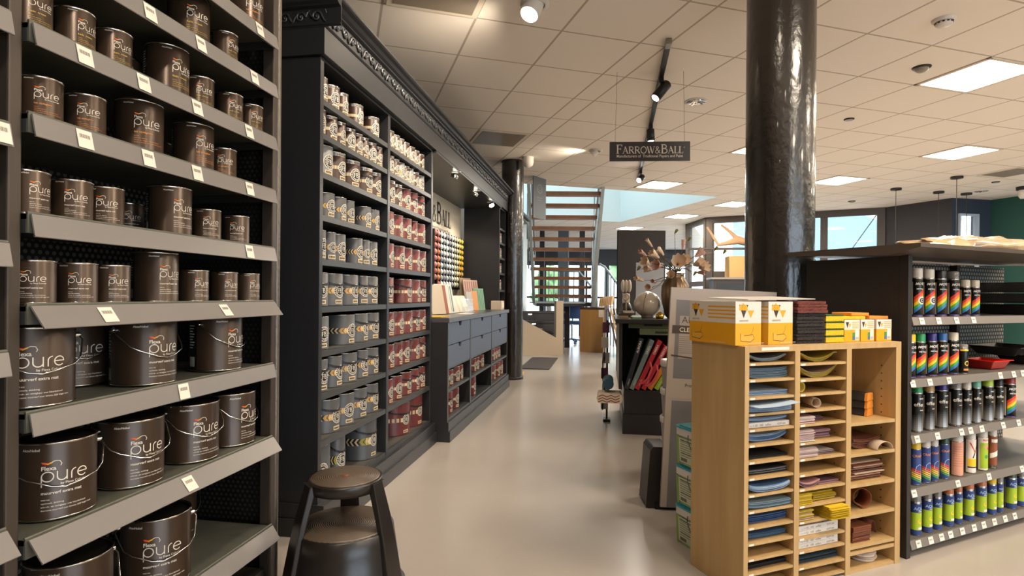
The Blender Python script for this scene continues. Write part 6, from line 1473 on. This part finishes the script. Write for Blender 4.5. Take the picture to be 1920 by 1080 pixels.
# paper bag/white packs by column
o_ = thing('notice_stack', 'small pile of cream notice sheets at the far end of the counter', 'papers', (-1.22, YC1 - .1, CT + .001)); MB().box(-.06, .06, -.08, .1, 0, .10).build('sheets', mat('cream_sheets', 'cdb9a8', .6), o_, bevel=.003); MB().box(.0605, .063, -.05, .08, .02, .08).build('front_sheet', m_paper, o_)

# ================================================================== POSTER STAND, WHITE TUBS, GREEN TUBS
bl, brt = at(1241, 962, Z=0), None
pt = (at(1238, 958, Z=0)); PA = R(8)
zt_ = at(1255, 538, D=pt.y * math.cos(YAW) - pt.x * math.sin(YAW)).z
PW = .52
t = thing('poster_stand', 'tall grey poster stand with a paint bucket advert standing behind the beech rack', 'poster stand', (pt.x, pt.y, .02), PA)
lean = R(2.0)
m_pg = mat('poster_grey', '6f6d6e', .5); m_pl = mat('poster_light', '9c9189', .5); m_pbd = mat('poster_border', 'a3978d', .5)
MB().box(0, PW, 0, .02, 0, zt_ - .02).build('backing_board', m_pbd, t).rotation_euler = (0, R(2.4), 0)
f = Flat(); Hh = zt_ - .02; mid_ = (at(1240, 737, D=2.95).z - .02)
f.rect(.03, PW - .01, .0, mid_ - .01, 0, 1)                      # lower sheet
f.rect(.0, PW, mid_ + .0, mid_ + .10, 2, 1); f.rect(.03, PW - .02, mid_ + .10, Hh - .06, 0, 1); f.rect(.0, PW, Hh - .06, Hh, 2, 1)
z0 = mid_ + .20
f.rect(.05, PW - .05, z0, Hh - .14, 3, 2)                        # bucket on the poster
f.rect(.015, PW - .05, z0 + .125, z0 + .165, 4, 3); f.polys(text2d('CLEARPROOF', .030, .01), .05, z0 + .134, 5, 4)
def sw_(s, sz, x, y, m):
    f.polys(text2d(s, sz, .0), x, y, m, 4)
sw_('ARTE', .046, .06, z0 + .178, 4)
for k in range(9): f.rect(.04, PW - .12, z0 + .108 - k * .010, z0 + .111 - k * .010, 6, 4)
f.poly([(.015, z0 + .012), (PW * .4, z0 - .008), (PW - .05, z0 + .006), (PW - .05, z0 + .013), (PW * .4, z0 - .001), (.015, z0 + .019)], 4, 4)
sw_('CLEARPROOF', .05, .125, mid_ + .125, 5)
sw_('Professionele kleurloze', .024, .09, mid_ + .06, 4); sw_('muurbeschermlaag', .024, .13, mid_ + .03, 4)
sw_('Afwasbare, slijtvaste matte coating', .018, .1, mid_ - .2, 6)
new('poster_print', f.mesh('poster_print', [m_pg, m_pbd, m_pbd, m_pl, mat('poster_black', '463c38', .5), m_cream, mat('poster_text', '7a7370', .5)], lift=.0006), t).rotation_euler = (0, R(2.4), 0)
MB().box(-.02, .28, .021, .15, -.0195, .01).build('base', m_blk, t)
P = [(0, 0), (.13, 0), (.11, .27), (.085, .30), (.02, .30), (.0, .27)]
MB().prism([(-.065, -.015), (.075, -.015), (.06, .27), (.045, .29), (-.03, .29), (-.045, .27)], .03, .2, 'Y').build('weight_foot', mat('foot_black', '1f1c1b', .4), t, bevel=.006)
m_tub = mat('tub_white', 'c9c4c2', .35, coat=.2); m_tubg = mat('tub_grey', '7d7a7a', .5)
def tub(lab, loc, r, h, lidm, bodym, group):
    t = thing('paint_tub', lab, 'paint tub', loc, R(200), group)
    MB().lathe([(.001, 0), (r * .88, 0), (r * .9, .004), (r, h - .03), (r, h - .028)], 32).build('body', bodym, t)
    MB().lathe([(r + .001, h - .04), (r + .006, h - .036), (r + .006, h - .008), (r, h), (r - .012, h - .001), (r - .016, h - .006), (.001, h - .006)], 32).build('lid', lidm, t)
    MB().tube([(0, r + .006, h - .05), (.05, r + .03, h - .09), (.08, r * .6, h - .12), (.06, .0 + r * .2, h - .10)], .0025, 6).build('handle', m_chrome, t); return t
p = at(1250, 780, D=3.45)
for k in range(4):
    tub(f"white plastic paint tub, {('lowest', 'second', 'third', 'top')[k]} of the stack behind the poster stand", (p.x + .07, p.y, .001 + k * .171), .105, .17, m_tub, mat('tub_side', '8d8886', .5), 'white tubs behind the poster stand')
m_teal = mat('teal_lid', '1f8fa3', .35, coat=.3); m_tgrn = mat('tub_green', '8fa878', .45); m_lime = mat('tub_lime', '7aa030', .5)
gp_ = at(1270, 1010, Z=0)
for k in range(3):
    t = thing('square_tub', f"pale green square paint tub with teal lid, {('bottom', 'middle', 'top')[k]} of the stack beside the beech rack", 'paint tub', ul(.072, .292, .001 + k * .171), UA, 'green square tubs')
    w_ = .20
    def rr(s, rad=.03):
        P = []
        for cx_, cy_, a0 in ((w_ - rad, rad, -90), (w_ - rad, w_ - rad, 0), (rad, w_ - rad, 90), (rad, rad, 180)):
            for j in range(5): a = R(a0 + 22.5 * j); P.append((cx_ + rad * math.cos(a), cy_ + rad * math.sin(a)))
        c = w_ / 2; return [(c + (x - c) * s, c + (y - c) * s) for x, y in P]
    lo, hi = rr(.86), rr(.95); v = [(x, y, 0) for x, y in lo] + [(x, y, .142) for x, y in hi]; n_ = len(lo)
    MB().add(v, [tuple(range(n_))[::-1], tuple(range(n_, 2 * n_))]).add(v, [(i, (i + 1) % n_, n_ + (i + 1) % n_, n_ + i) for i in range(n_)], 0, True).build('body', m_tgrn, t)
    MB().prism(rr(1.0), .128, .158, 'Z', 0, True).build('rim', m_tub, t); MB().prism(rr(1.02), .1585, .1655, 'Z').prism(rr(.9), .1655, .169, 'Z').build('lid', m_teal, t, bevel=.002)
    f = Flat(); f.rect(-.07, .075, .012, .118, 0, 0); f.rect(-.085, -.072, .0, .122, 1, 0)
    for j in range(7): f.rect(-.06, .06 - .01 * (j % 3), .10 - j * .010, .1025 - j * .010, 2, 1)
    f.rect(-.06, -.02, .018, .032, 2, 1); f.rect(-.06, .07, .050, .054, 3, 1); f.rect(-.06, .07, .106, .110, 3, 1)
    M = [mat('tub_label', 'b9c0a6', .5), m_lime, m_ink, m_gn]
    o_ = new('label_print', f.mesh('label_print', M, lift=.0010), t, (w_ / 2, .0120, 0)); o_.rotation_euler = (R(3.6), 0, 0)
    o_ = new('label_print', f.mesh('label_print', M, lift=.0010), t, (.0120, w_ / 2, 0)); o_.rotation_euler = (Matrix.Rotation(R(-90), 4, 'Z') @ Matrix.Rotation(R(3.6), 4, 'X')).to_euler()
    MB().tube([(-.002, w_ * .5, .14), (-.012, w_ * .45, .12), (-.016, w_ * .3, .085), (-.014, w_ * .1, .075), (-.008, .01, .09)], .0022, 6).build('handle', mat('wire_grey', '5f625c', .4, .5), t)

# ================================================================== BEHIND THE GLASS PARTITION, PENDANTS
p = cw(1381, 11.4, 0); t = thing('window_cabinet', 'low dark cabinet with pale top seen through the glazed partition left of the column', 'cabinet', p); zc_ = at(1381, 520, D=11.4).z
MB().box(-.45, .45, .0, .5, 0, zc_ - .04).build('carcass', mat('dark_cabinet', '2b2523', .5), t); MB().box(-.5, .5, -.03, .53, zc_ - .039, zc_).build('top', mat('cabinet_top', '8a8078', .4), t); MB().box(-.38, .38, -.006, -.001, .3, zc_ - .12).build('door', m_gn, t)
t = thing('cardboard_box', 'tan cardboard box on the low cabinet beside the column', 'box', (p.x, p.y + .25, zc_ + .001), R(6)); hb_ = at(1381, 480, D=11.4).z - zc_
MB().box(-.14, .2, -.15, .15, 0, hb_).build('carton', mat('cardboard', 'c2a06a', .8), t); MB().box(-.14, .2, -.15, .0, hb_ + .001, hb_ + .006).box(.2, .204, -.15, .1, hb_ * .2, hb_).build('flap', mat('cardboard', 'c2a06a', .8), t)
p = cw(1372, 11.7, 0); zr_ = at(1372, 466, D=11.7).z
t = thing('driftwood_ornament', 'pale driftwood ornament with raised arms on the ledge behind the glass', 'ornament', (p.x, p.y, zr_ + .075))
MB().tube([(-.3, 0, .0), (-.1, 0, .04), (.12, 0, .10), (.3, .05, .05)], [.03, .05, .09, .07], 10).tube([(.12, 0, .1), (-.05, 0, .28), (-.22, .02, .42)], [.05, .035, .02], 8).tube([(-.28, 0, .01), (-.42, 0, .25), (-.5, 0, .38)], [.03, .022, .02], 8).build('wood', mat('pale_driftwood', 'c9a07a', .7), t)
t = thing('glass_ledge', 'dark horizontal ledge shelf behind the glazed partition', 'shelf', (p.x, p.y, zr_ - .025)); MB().box(-.9, .6, -.12, .12, 0, .035).build('board', mat('ledge_brown', '4a4038', .5), t); MB().box(-.9, -.86, -.1, .1, -(zr_ - .025), 0).build('support', mat('ledge_brown', '4a4038', .5), t)
for i, (px, py, yb) in enumerate(((1680, 353, 452), (1760, 359, 452), (1794, 331, 448), (1812, 362, 442))):
    p = at(px, py, Z=CE); D = p.y * math.cos(YAW) - p.x * math.sin(YAW); L_ = CE - at(px, yb + 40, D=D).z
    t = thing('pendant_lamp', f"thin black pendant cord with dark ceiling rose, {('leftmost', 'second from left', 'third from left', 'rightmost')[i]} of four above the gondola", 'pendant lamp', (p.x, p.y, CE), 0, 'pendant cords above the gondola')
    MB().lathe([(.075, -.0005), (.075, -.03), (.001, -.031)], 26).build('ceiling_rose', m_dkmetal, t); MB().tube([(0, 0, -.03), (0, 0, -L_)], .0045, 8).build('cord', m_dkmetal, t)
    MB().lathe([(.02, -L_), (.1, -L_ - .08), (.11, -L_ - .16), (.105, -L_ - .16), (.02, -L_ - .02)], 26).build('shade', m_blk, t)
p = at(1796, 404, D=11.2); t = thing('wall_speaker', 'white box speaker on the dark wall beside the far right window', 'speaker', (p.x - .0, p.y, p.z)); MB().box(-.07, .07, -.06, .06, -.11, .11).build('cabinet', m_plastic_w, t, bevel=.01); MB().box(-.05, .05, -.064, -.061, -.09, .09).build('grille', mat('speaker_grille', 'a9b0b5', .6), t)
p = at(1918, 312, D=8.6); t = thing('wall_camera', 'small white and black camera fitting hanging from the ceiling at the right edge', 'camera', (p.x, p.y, CE)); MB().lathe([(.08, -.0005), (.08, -.05), (.001, -.051)], 22).build('mount', m_blk, t); MB().lathe([(.05, -.051), (.055, -.14), (.03, -.18), (.001, -.185)], 20).build('housing', m_plastic_w, t)
